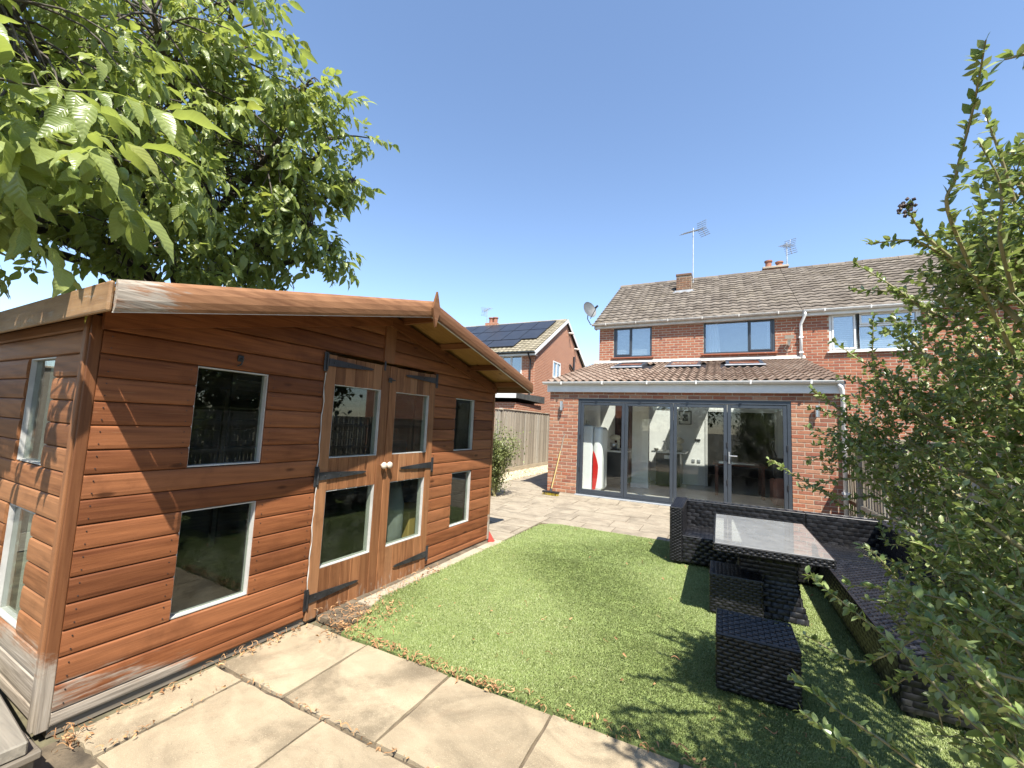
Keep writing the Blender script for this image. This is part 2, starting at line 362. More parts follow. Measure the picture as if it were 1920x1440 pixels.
def slab_mat(name, c0, c1, c2, stain, sc=1.0):
    k = NT(name); g = k.n('NewGeometry').outputs['Position']; r = k.rnd()
    off = k.comb(k.math('MULTIPLY', r, 50.0), k.math('MULTIPLY', r, 23.0), 0.0); c = k.vadd(g, off)
    f = k.noise(c, 2.6 * sc, 7, 0.62, 0.9); col = k.ramp(f, [(0.28, c0), (0.50, c1), (0.74, c2)])
    rip = k.n('TexWave', {'Vector': k.map(c, (1.0, 2.6, 1)), 'Scale': 1.3 * sc, 'Distortion': 7.0, 'Detail': 4.0, 'Detail Scale': 1.2}, wave_type='BANDS', bands_direction='DIAGONAL').outputs['Fac']
    col = k.mix(k.math('MULTIPLY', k.smooth(rip, 0.70, 0.98), 0.14), col, [min(1, x * 1.25) for x in c2])
    st = k.smooth(k.noise(c, 1.5 * sc, 6, 0.65, 0.8), 0.46, 0.66)
    pk = k.smooth(k.noise(c, 3.7 * sc, 5, 0.7, 1.2), 0.52, 0.70); col = k.mix(k.math('MULTIPLY', pk, 0.45), col, [c1[0] * .92, c1[1] * .82, c1[2] * .80])
    col = k.mix(k.math('MULTIPLY', st, stain), col, [x * 0.52 for x in c0])
    gr = k.noise(g, 230, 3, 0.7); gr2 = k.noise(g, 75, 5, 0.7)
    sp = k.smooth(gr2, 0.60, 0.72)
    col = k.mix(k.math('MULTIPLY', k.math('MULTIPLY', sp, k.smooth(k.noise(c, 2.1, 4, .6), .35, .6)), 0.75), col, [x * 0.42 for x in c0])
    col = k.mix(k.math('MULTIPLY', k.smooth(gr, 0.56, 0.70), 0.65), col, [min(1, x * 1.4) for x in c2])
    col = k.mix(k.math('MULTIPLY', k.smooth(k.noise(g, 310, 3, 0.7), 0.56, 0.68), 0.60), col, [x * 0.50 for x in c0])
    col = k.mix(k.math('MULTIPLY', k.math('SUBTRACT', r, 0.4), 0.4), col, [x * 0.75 for x in c1])
    hh = k.math('ADD', k.math('MULTIPLY', rip, 0.25), k.math('ADD', k.math('MULTIPLY', f, 0.8), k.math('MULTIPLY', gr, 0.40)))
    return k.pbr(col, 0.9, k.bump(hh, 0.6, 0.012), 0.2)
M['slab'] = slab_mat('riven_paving_slab', (0.235, 0.187, 0.125), (0.325, 0.262, 0.174), (0.40, 0.328, 0.222), 0.72)
M['patio'] = slab_mat('patio_slab', (0.215, 0.178, 0.132), (0.28, 0.238, 0.178), (0.33, 0.285, 0.215), 0.5, 1.3)
M['strip'] = slab_mat('concrete_edging', (0.26, 0.225, 0.165), (0.35, 0.305, 0.23), (0.41, 0.36, 0.28), 0.2)
M['joint'] = plain('joint_grit', (0.13, 0.10, 0.065), 0.95, 0, 0.4, 1.0, 120)
M['ground'] = plain('garden_ground', (0.12, 0.105, 0.06), 0.95, 0, 0.4, 1.0, 12)
M['floor_tile'] = plain('pale_floor_tile', (0.48, 0.46, 0.42), 0.25, 0, 0.06, 0.05)
M['pebble'] = tile_mat('pebble_stone', (0.30, 0.25, 0.17), (0.45, 0.38, 0.26), (0.55, 0.48, 0.34), 0.0)

def leaf_mat(name, c0, c1, trans, rough=0.45, tw=0.35, veins=False):
    k = NT(name); r = k.rnd(); g = k.n('NewGeometry').outputs['Position']
    f = k.math('ADD', k.math('MULTIPLY', r, 0.7), k.math('MULTIPLY', k.noise(g, 1.8, 3), 0.45))
    col = k.ramp(f, [(0.15, c0), (0.85, c1)]); ins = {}
    if veins:
        col = k.mix(k.smooth(r, 0.955, 0.985), col, (0.36, 0.33, 0.06))
        u, v, _ = k.xyz(k.coord('UV')); av = k.math('ABSOLUTE', v)
        st = k.math('SINE', k.math('MULTIPLY', k.math('SUBTRACT', u, k.math('MULTIPLY', av, 0.22)), 62.0))
        vein = k.math('MAXIMUM', k.smooth(st, 0.55, 1.0), k.math('SUBTRACT', 1.0, k.smooth(av, 0.03, 0.10)))
        col = k.mix(k.math('MULTIPLY', vein, 0.14), col, [min(1, x * 1.9) for x in c1])
        col = k.mix(k.math('MULTIPLY', k.smooth(k.noise(g, 22, 4, .7), .55, .8), .35), col, [c1[0] * 1.25, c1[1] * 1.05, c1[2]])
        ins['Normal'] = k.bump(k.math('MULTIPLY', st, -0.5), 0.28, 0.004)
    b = k.n('BsdfPrincipled', {'Base Color': col, 'Roughness': rough, 'Specular IOR Level': 0.5, **ins})
    t = k.n('BsdfTranslucent', {'Color': k.mix(0.75, col, trans)}).outputs[0]
    return k.surf(k.n('MixShader', {0: tw, 1: b.outputs[0], 2: t}).outputs[0])
M['walnut'] = leaf_mat('walnut_leaf', (0.115, 0.165, 0.032), (0.275, 0.32, 0.10), (0.40, 0.47, 0.08), 0.33, 0.44, True)
M['shrub'] = leaf_mat('shrub_leaf', (0.095, 0.150, 0.040), (0.235, 0.295, 0.095), (0.31, 0.39, 0.08), 0.27, 0.34)
M['shrub_pale'] = leaf_mat('shrub_leaf_pale', (0.19, 0.25, 0.09), (0.36, 0.41, 0.17), (0.26, 0.30, 0.07), 0.35, 0.30)
M['bush'] = leaf_mat('pale_bush_leaf', (0.11, 0.14, 0.045), (0.23, 0.25, 0.095), (0.22, 0.25, 0.06), 0.45, 0.3)
M['hedge'] = leaf_mat('hedge_leaf', (0.03, 0.055, 0.015), (0.07, 0.11, 0.03), (0.12, 0.16, 0.03), 0.5, 0.2)
M['berry'] = leaf_mat('old_berry_head', (0.03, 0.02, 0.02), (0.07, 0.045, 0.04), (0.06, 0.03, 0.02), 0.6, 0.05)
def turf_mat():
    k = NT('turf_blade'); r = k.rnd(); g = k.n('NewGeometry').outputs['Position']
    f = k.math('ADD', k.math('MULTIPLY', r, 0.6), k.math('ADD', k.math('MULTIPLY', k.noise(g, 1.1, 3), 0.34), k.math('MULTIPLY', k.noise(g, 5.0, 3), 0.16)))
    col = k.ramp(f, [(0.12, (0.125, 0.175, 0.042)), (0.5, (0.205, 0.255, 0.082)), (0.80, (0.275, 0.315, 0.12)), (0.97, (0.38, 0.40, 0.20))])
    b = k.n('BsdfPrincipled', {'Base Color': col, 'Roughness': 0.45, 'Specular IOR Level': 0.4})
    t = k.n('BsdfTranslucent', {'Color': col}).outputs[0]
    return k.surf(k.n('MixShader', {0: 0.25, 1: b.outputs[0], 2: t}).outputs[0])
M['turf'] = turf_mat()
M['turf_base'] = plain('turf_backing', (0.16, 0.205, 0.062), 0.95, 0, 0.3, 0.8, 150)
M['litter'] = leaf_mat('dry_leaf', (0.20, 0.085, 0.035), (0.48, 0.28, 0.13), (0.35, 0.18, 0.06), 0.7, 0.12)
def wicker_mat(name):
    k = NT(name); r = k.rnd(); g = k.n('NewGeometry').outputs['Position']
    col = k.ramp(r, [(0.0, (0.004, 0.004, 0.005)), (0.7, (0.009, 0.009, 0.0105)), (1.0, (0.02, 0.02, 0.023))])
    d = k.smooth(k.noise(g, 6, 5, .7), 0.5, 0.8); col = k.mix(k.math('MULTIPLY', d, 0.10), col, (0.16, 0.15, 0.13))
    return k.pbr(col, 0.36, k.bump(k.noise(g, 300, 2), 0.15, 0.001), 0.5)
M['wicker'] = wicker_mat('black_rattan')
M['wicker_back'] = plain('rattan_core', (0.008, 0.008, 0.009), 0.8, 0, 0.2, 0.1)
def table_glass():
    k = NT('dusty_table_glass'); g = k.n('NewGeometry').outputs['Position']
    d = k.noise(g, 9, 6, 0.7); col = k.ramp(d, [(0.3, (0.16, 0.16, 0.155)), (0.7, (0.25, 0.247, 0.235))])
    return k.pbr(col, k.math('ADD', 0.02, k.math('MULTIPLY', k.smooth(d, 0.5, 0.8), 0.12)), None, 0.9)
M['table_glass'] = table_glass()
def solar_mat():
    k = NT('solar_cell'); g = k.n('NewGeometry').outputs['Position']
    return k.pbr(k.ramp(k.noise(g, 3, 3), [(0.3, (0.018, 0.020, 0.026)), (0.7, (0.028, 0.031, 0.038))]), 0.34, None, 0.45)
M['solar'] = solar_mat()
def photo_mat():
    k = NT('framed_print'); c = k.coord('Generated')
    return k.pbr(k.ramp(k.noise(c, 4, 4), [(0.4, (0.02, 0.02, 0.022)), (0.7, (0.16, 0.16, 0.165))]), 0.5)
M['print'] = photo_mat()

# ================================================================== SETTING
def sheet(name, mat, x0, x1, y0, y1, z, kind='structure', n=1):
    mb = MB(); mb.add([(x0, y0, z), (x1, y0, z), (x1, y1, z), (x0, y1, z)], [(0, 1, 2, 3)])
    return prop(mb.build(name, mat), kind=kind)
prop(sheet('ground', M['ground'], -400, 400, -400, 400, -0.06))

# --- paved slabs in the foreground
fp = prop(MB().box(-2.66, 2.2, -1.2, 2.195, -0.05, -0.022).build('paving', M['joint']), kind='structure')
def slab(parent, mat, x0, x1, y0, y1, th=0.05, zt=0.0, r=0.008, name='slab', tilt=0.004):
    mb = MB(); nx, ny = 6, 5; j = lambda: random.uniform(-0.004, 0.004)
    dz = [random.uniform(-tilt, tilt) for _ in range(3)]
    top = []
    for iy in range(ny + 1):
        for ix in range(nx + 1):
            u, v = ix / nx, iy / ny; e = (ix in (0, nx)) or (iy in (0, ny))
            top.append((x0 + (x1 - x0) * u + (j() if e else 0), y0 + (y1 - y0) * v + (j() if e else 0), zt + dz[0] + dz[1] * (u - .5) + dz[2] * (v - .5) - (r * 0.6 if e else 0) + random.uniform(-.0015, .0015)))
    fs = [(iy * (nx + 1) + ix, iy * (nx + 1) + ix + 1, (iy + 1) * (nx + 1) + ix + 1, (iy + 1) * (nx + 1) + ix) for iy in range(ny) for ix in range(nx)]
    mb.add(top, fs)
    ring = [ix for ix in range(nx + 1)] + [iy * (nx + 1) + nx for iy in range(1, ny + 1)] + [ny * (nx + 1) + ix for ix in range(nx - 1, -1, -1)] + [iy * (nx + 1) for iy in range(ny - 1, 0, -1)]
    b = len(mb.v); mb.v += [(top[i][0], top[i][1], zt - th) for i in ring]; L = len(ring)
    mb.f += [(ring[i], b + i, b + (i + 1) % L, ring[(i + 1) % L]) for i in range(L)]
    return mb.build(name, mat, parent, smooth=False, pos=((x0 + x1) / 2, (y0 + y1) / 2, zt))
g = 0.010
xs1 = [-2.645, -2.07, -1.42, -0.78, -0.16, 0.48, 1.12, 1.76]
for a, b in zip(xs1[:-1], xs1[1:]): slab(fp, M['slab'], a + g, b - g, 1.575 + g + .008, 2.18, 0.045)
xs2 = [-2.645, -2.385, -1.745, -1.10, -0.46, 0.18, 0.82, 1.46, 2.1]
for a, b in zip(xs2[:-1], xs2[1:]): slab(fp, M['slab'], a + g, b - g, 0.945 + g, 1.575 - g, 0.045)
xs3 = [-2.33, -1.95, -1.30, -0.66, -0.02, 0.62, 1.26, 1.9]
for a, b in zip(xs3[:-1], xs3[1:]): slab(fp, M['slab'], a + g, b - g, 0.30 + g, 0.945 - g, 0.045)

# --- patio by the house
pt = prop(MB().box(-5.6, 2.05, 6.05, 8.93, -0.05, -0.010).box(-5.6, -2.45, 4.84, 6.05, -0.05, -0.010).box(-5.6, -3.5, 8.93, 15.5, -0.05, -0.010).build('patio', M['joint']), kind='structure')
rows = [6.07, 6.47, 6.92, 7.37, 7.82, 8.27, 8.60, 8.925]
for i, (a, b) in enumerate(zip(rows[:-1], rows[1:])):
    x = -4.9 + random.uniform(-.4, 0)
    while x < 2.0:
        w = random.choice([0.45, 0.6, 0.6, 0.75, 0.9]); x2 = min(x + w, 2.03)
        if x2 - x > 0.1: slab(pt, M['patio'], x + .006, x2 - .006, a + .006, b - .006, 0.03, 0.0, 0.006, tilt=0.002)
        x = x2
y = 8.93
while y < 14:
    x = -4.9
    h = random.choice([0.45, 0.6])
    while x < -3.55:
        w = random.choice([0.45, 0.6]); x2 = min(x + w, -3.52)
        if x2 - x > .1: slab(pt, M['patio'], x + .006, x2 - .006, y + .006, y + h - .006, 0.03, 0.0, 0.006, tilt=0.002)
        x = x2
    y += h
# patio continues left of lawn towards the shed corner
for (c, d) in ((4.86, 5.24), (5.24, 5.65), (5.65, 6.07)):
    x = -4.4 + random.uniform(-.3, 0)
    while x < -2.47:
        x2 = min(x + random.choice([.6, .75, .9]), -2.46)
        if x2 - x > .1: slab(pt, M['patio'], x + .006, x2 - .006, c + .006, d - .006, 0.03, 0.0, 0.006, tilt=.002)
        x = x2
# edging strip between shed and lawn
st = prop(MB().box(-2.70, -2.44, 2.30, 4.838, -0.05, -0.012).build('edging', M['joint']), kind='structure')
y = 2.62
while y < 4.7:
    x0 = -2.60 + (y - 2.3) * 0.027; slab(st, M['strip'], x0 - .03, x0 + .13, y, min(y + .88, 4.84), 0.03, 0.0, 0.006, name='edging_slab'); y += 0.89

# --- lawn: backing and blades
def lawn_left(y): return -2.30 - 0.20 * min(1, max(0, (y - 2.2) / 0.6)) + 0.035 * (y - 2.8) * (y > 2.8)
lb = MB(); pts = [(-2.33, 2.2)] + [(lawn_left(y), y) for y in np.linspace(2.35, 5.9, 12)] + [(-2.30, 6.06), (-2.2, 6.10), (2.05, 6.10), (2.05, 2.2)]
lb.prism([(x, y, 0.002) for x, y in pts[::-1]][::-1] if False else [(x, y, 0.002) for x, y in reversed(pts)], (0, 0, 0.04))
lawn = prop(lb.build('lawn', M['turf_base']), kind='structure')
def turf():
    def sample(n, x0, x1, y0, y1):
        p = np.column_stack([rng.uniform(x0, x1, n), rng.uniform(y0, y1, n)])
        left = -2.31 - 0.20 * np.clip((p[:, 1] - 2.2) / 0.6, 0, 1) + 0.035 * (p[:, 1] - 2.8) * (p[:, 1] > 2.8)
        k = (p[:, 0] > left + rng.uniform(-.02, .02, n)) & ~((p[:, 1] > 5.95) & (p[:, 0] < -2.15))
        bare = (p[:, 0] < -1.95 + 0.25 * rng.random(n)) & (p[:, 1] < 2.75 - 0.35 * rng.random(n)) & (rng.random(n) < 0.65)
        return p[k & ~bare]
    P_ = np.vstack([sample(145000, -2.6, 1.6, 2.19, 3.2), sample(100000, -2.6, 1.0, 3.2, 4.6), sample(60000, -2.6, 1.0, 4.6, 6.1), sample(14000, 1.0, 2.0, 2.2, 6.0)])
    n = len(P_); far = P_[:, 1]
    h = rng.uniform(0.005, 0.012, n); w = (0.0018 + 0.0007 * far / 2.2) * rng.uniform(.8, 1.4, n)
    th = rng.uniform(0, 2 * PI, n); lean = rng.uniform(0.003, 0.016, n); la = 0.9 + 1.6 * np.sin(P_[:, 0] * 2.1 + 1.3 * np.sin(P_[:, 1] * 1.7)) + rng.normal(0, .8, n)
    c, s = np.cos(th), np.sin(th)
    base = np.column_stack([P_, np.full(n, 0.001)])
    a = base + np.column_stack([c * w, s * w, np.zeros(n)]); b = base - np.column_stack([c * w, s * w, np.zeros(n)])
    t = base + np.column_stack([np.cos(la) * lean, np.sin(la) * lean, h])
    m1 = a * .45 + t * .55 + np.column_stack([-np.cos(la) * .003, -np.sin(la) * .003, np.full(n, .004)])
    m2 = b * .45 + t * .55 + np.column_stack([-np.cos(la) * .003, -np.sin(la) * .003, np.full(n, .004)])
    V = np.stack([a, b, m2, m1, t], axis=1).reshape(-1, 3); i = np.arange(n)[:, None] * 5
    F = np.concatenate([i + np.array([[0, 1, 2]]), i + np.array([[0, 2, 3]]), i + np.array([[3, 2, 4]])], axis=0)
    o = bpy.data.objects.new('turf', np_mesh('turf', V, F, M['turf'])); COL.objects.link(o)
    prop(o, 'short green artificial turf covering the lawn between shed and sofa', 'grass', kind='stuff')
turf()
# gravel strip along the left fence
prop(MB().box(-5.75, -4.92, 8.0, 15.5, -0.05, -0.005).build('gravel_bed', M['strip']), kind='structure')
def pebbles():
    n = 2600; tv = []; 
    for z, r in ((-0.4, .7), (0.25, 1.0), (0.6, .55)):
        for k in range(5): tv.append((r * math.cos(2 * PI * k / 5), r * math.sin(2 * PI * k / 5), z))
    tv.append((0, 0, .75)); f = []
    for j in range(2):
        for k in range(5): a, b = j * 5 + k, j * 5 + (k + 1) % 5; f += [(a, b, b + 5), (a, b + 5, a + 5)]
    for k in range(5): f.append((10 + k, 10 + (k + 1) % 5, 15))
    pos = np.column_stack([rng.uniform(-5.7, -4.9, n), rng.uniform(8.5, 15, n), np.full(n, 0.0)])
    d = rng.normal(0, 1, (n, 3)); d[:, 2] = 0
    V, F = scatter(np.array(tv), np.array(f), pos, frames(d), rng.uniform(.015, .035, n))
    o = bpy.data.objects.new('gravel', np_mesh('gravel', V, F, M['pebble'])); COL.objects.link(o)
    prop(o, 'pale loose gravel along the foot of the wooden fence', 'gravel', kind='stuff')
pebbles()

# ================================================================== SHED  (local: x out of the front, y along it, z up)
SG = 0.0266
shed = thing('shed', 'brown stained timber summerhouse with glazed double doors and small square windows', 'shed', (-2.771, 0.905, 0), -SG)
EW, RS = 3.87, 0.238                                     # width, roof slope
MID = EW / 2
PROF = [(0.0, 0.000), (0.018, 0.011), (0.055, 0.0165), (0.20, 0.0192), (0.72, 0.0192), (0.92, 0.0165), (0.982, 0.0105), (1.0, -0.002)]
def log_board(face, a0, a1, z0, z1, b0=None, b1=None, mat=None, name='board', base=0.0):
    """board on the front (face 'f', runs along y) or side (face 's', runs along x at y=base, bulging to -y)"""
    b0 = a0 if b0 is None else b0; b1 = a1 if b1 is None else b1
    mb = MB(); vs = []; m = len(PROF); jit = random.uniform(-.0012, .0012)
    for t, d in PROF:
        z = z0 + (z1 - z0) * t; l = a0 + (b0 - a0) * t; r = a1 + (b1 - a1) * t; d += jit
        vs += [(base + d, l, z), (base + d, r, z)] if face == 'f' else [(l, base - d, z), (r, base - d, z)]
    q = -0.012
    for l, r, z in ((b0, b1, z1), (a0, a1, z0)): vs += [(base + q, l, z), (base + q, r, z)] if face == 'f' else [(l, base - q, z), (r, base - q, z)]
    fs = [(2 * i, 2 * i + 1, 2 * i + 3, 2 * i + 2) for i in range(m - 1)]
    fs += [(2 * m - 2, 2 * m - 1, 2 * m + 1, 2 * m), (2 * m + 2, 2 * m + 3, 1, 0)]
    fs += [tuple([2 * i for i in range(m - 1, -1, -1)] + [2 * m + 2, 2 * m]), tuple([2 * i + 1 for i in range(m)] + [2 * m + 1, 2 * m + 3])]
    if face == 's': fs = [tuple(reversed(f)) for f in fs]
    mb.add(vs, fs)
    return mb.build(name, mat or (M['board_y'] if face == 'f' else M['board_x']), shed)
PB = 0.12
zs = [0.0, 0.060] + [0.060 + PB * i for i in range(1, 26)]
def rl(z): return max(0.015, (z - 1.900) / RS)                 # left edge of the gable at height z
WIN = [(0.445, 0.872), (3.035, 3.430)]
WZ = [(0.300, 0.900), (1.140, 1.740)]
DOOR = (1.300, 2.645); DTOP = 1.965
nails = MB()
def nail(y, z):
    nails.box(0.018, 0.0225, y - .0022, y + .0022, z - .0022, z + .0022)
for z0, z1 in zip(zs[:-1], zs[1:]):
    if z0 > 2.36: break
    zc = (z0 + z1) / 2
    segs = [(0.015, DOOR[0] - .004), (DOOR[1] + .004, EW - 0.015)] if zc < DTOP else [(0.015, EW - 0.015)]
    for wz in WZ:
        if wz[0] < zc < wz[1]:
            segs = [(0.015, WIN[0][0]), (WIN[0][1], DOOR[0] - .004), (DOOR[1] + .004, WIN[1][0]), (WIN[1][1], EW - .015)]
    z1c = min(z1, 2.355)
    if zc < DTOP and z1 > DTOP: pass
    for a, b in segs:
        al, bl = max(a, rl(z0)), max(a, rl(z1c)); ar, br = min(b, EW - rl(z0)), min(b, EW - rl(z1c))
        if zc > DTOP and a < 0.1 and b > 3:                     # gable boards are broken by the centre post
            log_board('f', al, MID - .045, z0, z1c, bl, MID - .045); log_board('f', MID + .085, ar, z0, z1c, MID + .085, br)
        elif ar - al > 0.02:
            log_board('f', al, ar, z0, z1c, bl, br)
            if z1 - z0 > .1:
                for yy in (al + .035, ar - .035):
                    nail(yy, z0 + .03); nail(yy, z0 + .09)
prop(nails.build('nail_heads', M['black_iron'], shed), kind='stuff')
# near side wall (faces the camera side): boards at y = 0
SW = [(-0.90, -0.455)]
for z0, z1 in zip(zs[:-1], zs[1:]):
    if z0 > 1.9: break
    zc = (z0 + z1) / 2; segs = [(-2.42, -0.03)]
    for wz in WZ:
        if wz[0] < zc < wz[1]: segs = [(-2.42, -0.90), (-0.455, -0.06)]
    for a, b in segs: log_board('s', a, b if b < -.1 else -.060, z0, min(z1, 1.93), base=0.0)
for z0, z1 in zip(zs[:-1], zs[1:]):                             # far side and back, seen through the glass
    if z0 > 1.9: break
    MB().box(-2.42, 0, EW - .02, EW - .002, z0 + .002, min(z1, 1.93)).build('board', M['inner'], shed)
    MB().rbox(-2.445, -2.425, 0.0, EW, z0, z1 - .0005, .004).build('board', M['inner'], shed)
MB().box(-2.46, -2.446, 0.0, EW, 0.0, 2.0).box(-2.42, 0, EW - .0015, EW + .006, 0.0, 1.93).build('membrane', M['felt'], shed)  # sheets added outside the boards so no daylight leaks through the gaps
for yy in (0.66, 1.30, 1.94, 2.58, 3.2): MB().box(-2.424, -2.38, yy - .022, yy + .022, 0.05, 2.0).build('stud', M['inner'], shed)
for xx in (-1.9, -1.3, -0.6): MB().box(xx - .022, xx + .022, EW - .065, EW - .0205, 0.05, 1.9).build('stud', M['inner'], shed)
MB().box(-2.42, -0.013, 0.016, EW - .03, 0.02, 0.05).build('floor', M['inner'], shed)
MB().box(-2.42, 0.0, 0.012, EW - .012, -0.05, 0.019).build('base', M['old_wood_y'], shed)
mb = MB(); mb.box(-2.42, -2.4, 0.02, EW - .02, 1.93, 2.0); mb.prism([(-2.42, 0, 1.9), (-2.42, MID, 1.9 + MID * RS), (-2.42, EW, 1.9)], (0.02, 0, 0)); mb.build('back_gable', M['inner'], shed)
# corner posts and centre post
mb = MB(); mb.rbox(-.058, -.010, -.040, -.012, -.01, 1.925, .006, 2); mb.rbox(-.009, .014, -.030, .0145, -.01, 1.925, .004, 2); mb.build('corner_post', M['post'], shed, smooth=False)
mb = MB(); mb.rbox(-.02, .026, EW - .012, EW + .028, 0.0, 1.925, .005, 2); mb.build('corner_post', M['post'], shed)
MB().rbox(.0, .034, MID - .045, MID + .085, DTOP + .01, 2.36, .004).build('centre_post', M['post'], shed)
# windows of the shed
def shed_window(face, a0, a1, z0, z1, inset=.030, parent=None, bead=0.007, x_out=0.006):
    parent = parent or shed
    def bx(mb, p0, p1, q0, q1, d0, d1):
        (mb.box(d0, d1, p0, p1, q0, q1) if face == 'f' else mb.box(p0, p1, -d1, -d0, q0, q1))
    w = MB()
    bx(w, a0, a0 + bead, z0, z1, -.05, x_out); bx(w, a1 - bead, a1, z0, z1, -.05, x_out)
    bx(w, a0 + bead, a1 - bead, z0, z0 + bead, -.05, x_out + .002); bx(w, a0 + bead, a1 - bead, z1 - bead, z1, -.05, x_out - .002)
    o = w.build('window', M['white_paint'], parent)
    p = MB(); bx(p, a0 + bead, a1 - bead, z0 + bead, z1 - bead, -inset, -inset + .004); p.build('pane', M['glass_shed'], o)
    return o
for (a, b) in WIN:
    for (c, d) in WZ: shed_window('f', a, b, c + .006, d - .004)
for (c, d) in WZ:
    o = shed_window('s', -0.895, -0.46, c + .006, d - .004, inset=.02)
MB().box(-0.70, -0.655, 0.03, 0.045, 0.32, 1.72).build('glazing_bar', M['white_paint'], shed)
# doors
def door(y0, y1, hinge_left):
    fr = MB(); T0, T1 = .0, .030; S = .088
    zb, zt = -0.025, DTOP - .012; g_ = .004; y0 += g_; y1 -= g_
    fr.rbox(T0, T1, y0, y0 + S, zb, zt, .004); fr.rbox(T0, T1, y1 - S, y1, zb, zt, .004)
    d = fr.build('door', M['board_z'], shed)
    pane_z = [(0.325, 0.900), (1.150, 1.725)]
    for z0, z1 in ((zb + .01, 0.325), (0.90, 1.15), (1.725, zt - .004)):
        n = 5; w = (y1 - y0 - 2 * S) / n
        for i in range(n):
            a = y0 + S + i * w; MB().rbox(T0 + .002, T1 - .007 + random.uniform(-.001, .001), a + .0008, a + w - .0008, z0 - .004 * random.random(), z1, .004).build('door_board', M['board_z'], d)
    for z0, z1 in pane_z: shed_window('f', y0 + S, y1 - S, z0, z1, .010, d, .006, .021)
    for z0 in (0.130, 1.018, 1.890):
        h = MB(); hy = y0 if hinge_left else y1; s = 1 if hinge_left else -1; L = .47
        h.rbox(T1, T1 + .006, hy - s * .012 - .018, hy - s * .012 + .018, z0 - .075, z0 + .075, .002)
        ya, yb = hy + s * .012, hy + s * L
        pts = [(T1 + .009, ya, z0 - .030), (T1 + .009, hy + s * .10, z0 - .027), (T1 + .009, yb - s * .03, z0 - .010), (T1 + .009, yb, z0), (T1 + .009, yb - s * .03, z0 + .010), (T1 + .009, hy + s * .10, z0 + .027), (T1 + .009, ya, z0 + .030)]
        h.prism(pts if s > 0 else pts[::-1], (.007, 0, 0)); h.tube([(T1 + .009, hy - s * .002, z0 - .06), (T1 + .009, hy - s * .002, z0 + .06)], .008, 8)
        for q in (.06, .20, .34): h.lathe([(.006, 0), (.006, .003), (.003, .005)], (T1 + .009, hy + s * q, z0), (1, 0, 0), 8)
        h.build('hinge', M['black_iron'], d)
    ky = y1 - .03 if hinge_left else y0 + .03
    MB().lathe([(.010, 0), (.011, .012), (.014, .016), (.026, .024), (.030, .034), (.026, .046), (.012, .052)], (T1, ky, 1.06), (1, 0, 0), 18).build('knob', M['knob'], d, smooth=True)
    return d
DM = 1.978
door(DOOR[0], DM, True); d2 = door(DM, DOOR[1], False)
MB().rbox(.030, .040, DM - .022, DM + .022, 1.80, 1.845, .003).tube([(.045, DM - .03, 1.825), (.045, DM + .05, 1.825)], .006, 8).build('hasp', M['black_iron'], d2)
MB().rbox(.032, .040, DM - .085, DM - .065, 1.90, 1.985, .003).build('bolt', M['black_iron'], shed)
hk = MB(); hk.rbox(.018, .030, .655, .690, 1.795, 1.835, .003); hk.tube([(.03, .672, 1.815), (.055, .672, 1.81), (.05, .665, 1.775), (.03, .655, 1.765)], .005, 6); hk.build('hook', M['black_iron'], shed)
# dribbled pale caulk line at the left door edge
pts = [(.028 + .004 * math.sin(i), DOOR[0] - .001 + .004 * math.sin(i * 1.7), 0.10 + i * .055) for i in range(32)]
MB().tube(pts, [.0035 + .0015 * (math.sin(i * 2.1)) for i in range(32)], 6).build('caulk_bead', M['white_paint'], shed)
# roof
OV = 0.50; X0 = -2.6
def roof_slope(sgn):
    r = MB(); e = -0.10
    def P_(y, off):
        yy = e + y; z = 1.885 + (yy - e) * RS + off
        return yy if sgn > 0 else EW - yy, z
    top = MID - e
    for (o0, o1, name, mat) in ((0.108, 0.120, 'roof_felt', M['felt']), (0.088, 0.104, 'roof_board', M['soffit'])):
        q = MB(); a0, az0 = P_(0, o0); a1, az1 = P_(top, o0); b0, bz0 = P_(0, o1); b1, bz1 = P_(top, o1)
        poly = [(OV - .004, a0, az0), (OV - .004, a1, az1), (OV - .004, b1, bz1), (OV - .004, b0, bz0)]
        q.prism(poly if sgn > 0 else poly[::-1], (OV - X0, 0, 0)); q.build(name, mat, shed)
    for t in (0.12, 0.70, 1.30, 1.88):                       # purlins that carry the front overhang
        y_, z_ = P_(t, 0.086); MB().box(X0, OV - .03, y_ - .019, y_ + .019, z_ - .058, z_ - .001).build('purlin', M['board_x'], shed)
roof_slope(1); roof_slope(-1)
# front rafters against the gable wall
for sgn in (1, -1):
    f = lambda y: (y if sgn > 0 else EW - y)
    poly = [(.058, f(0.0), 1.855), (.058, f(MID - .0), 1.855 + MID * RS), (.058, f(MID), 1.955 + MID * RS), (.058, f(0.0), 1.955)]
    MB().prism(poly if sgn > 0 else poly[::-1], (.034, 0, 0)).build('rafter', M['board_y'], shed)
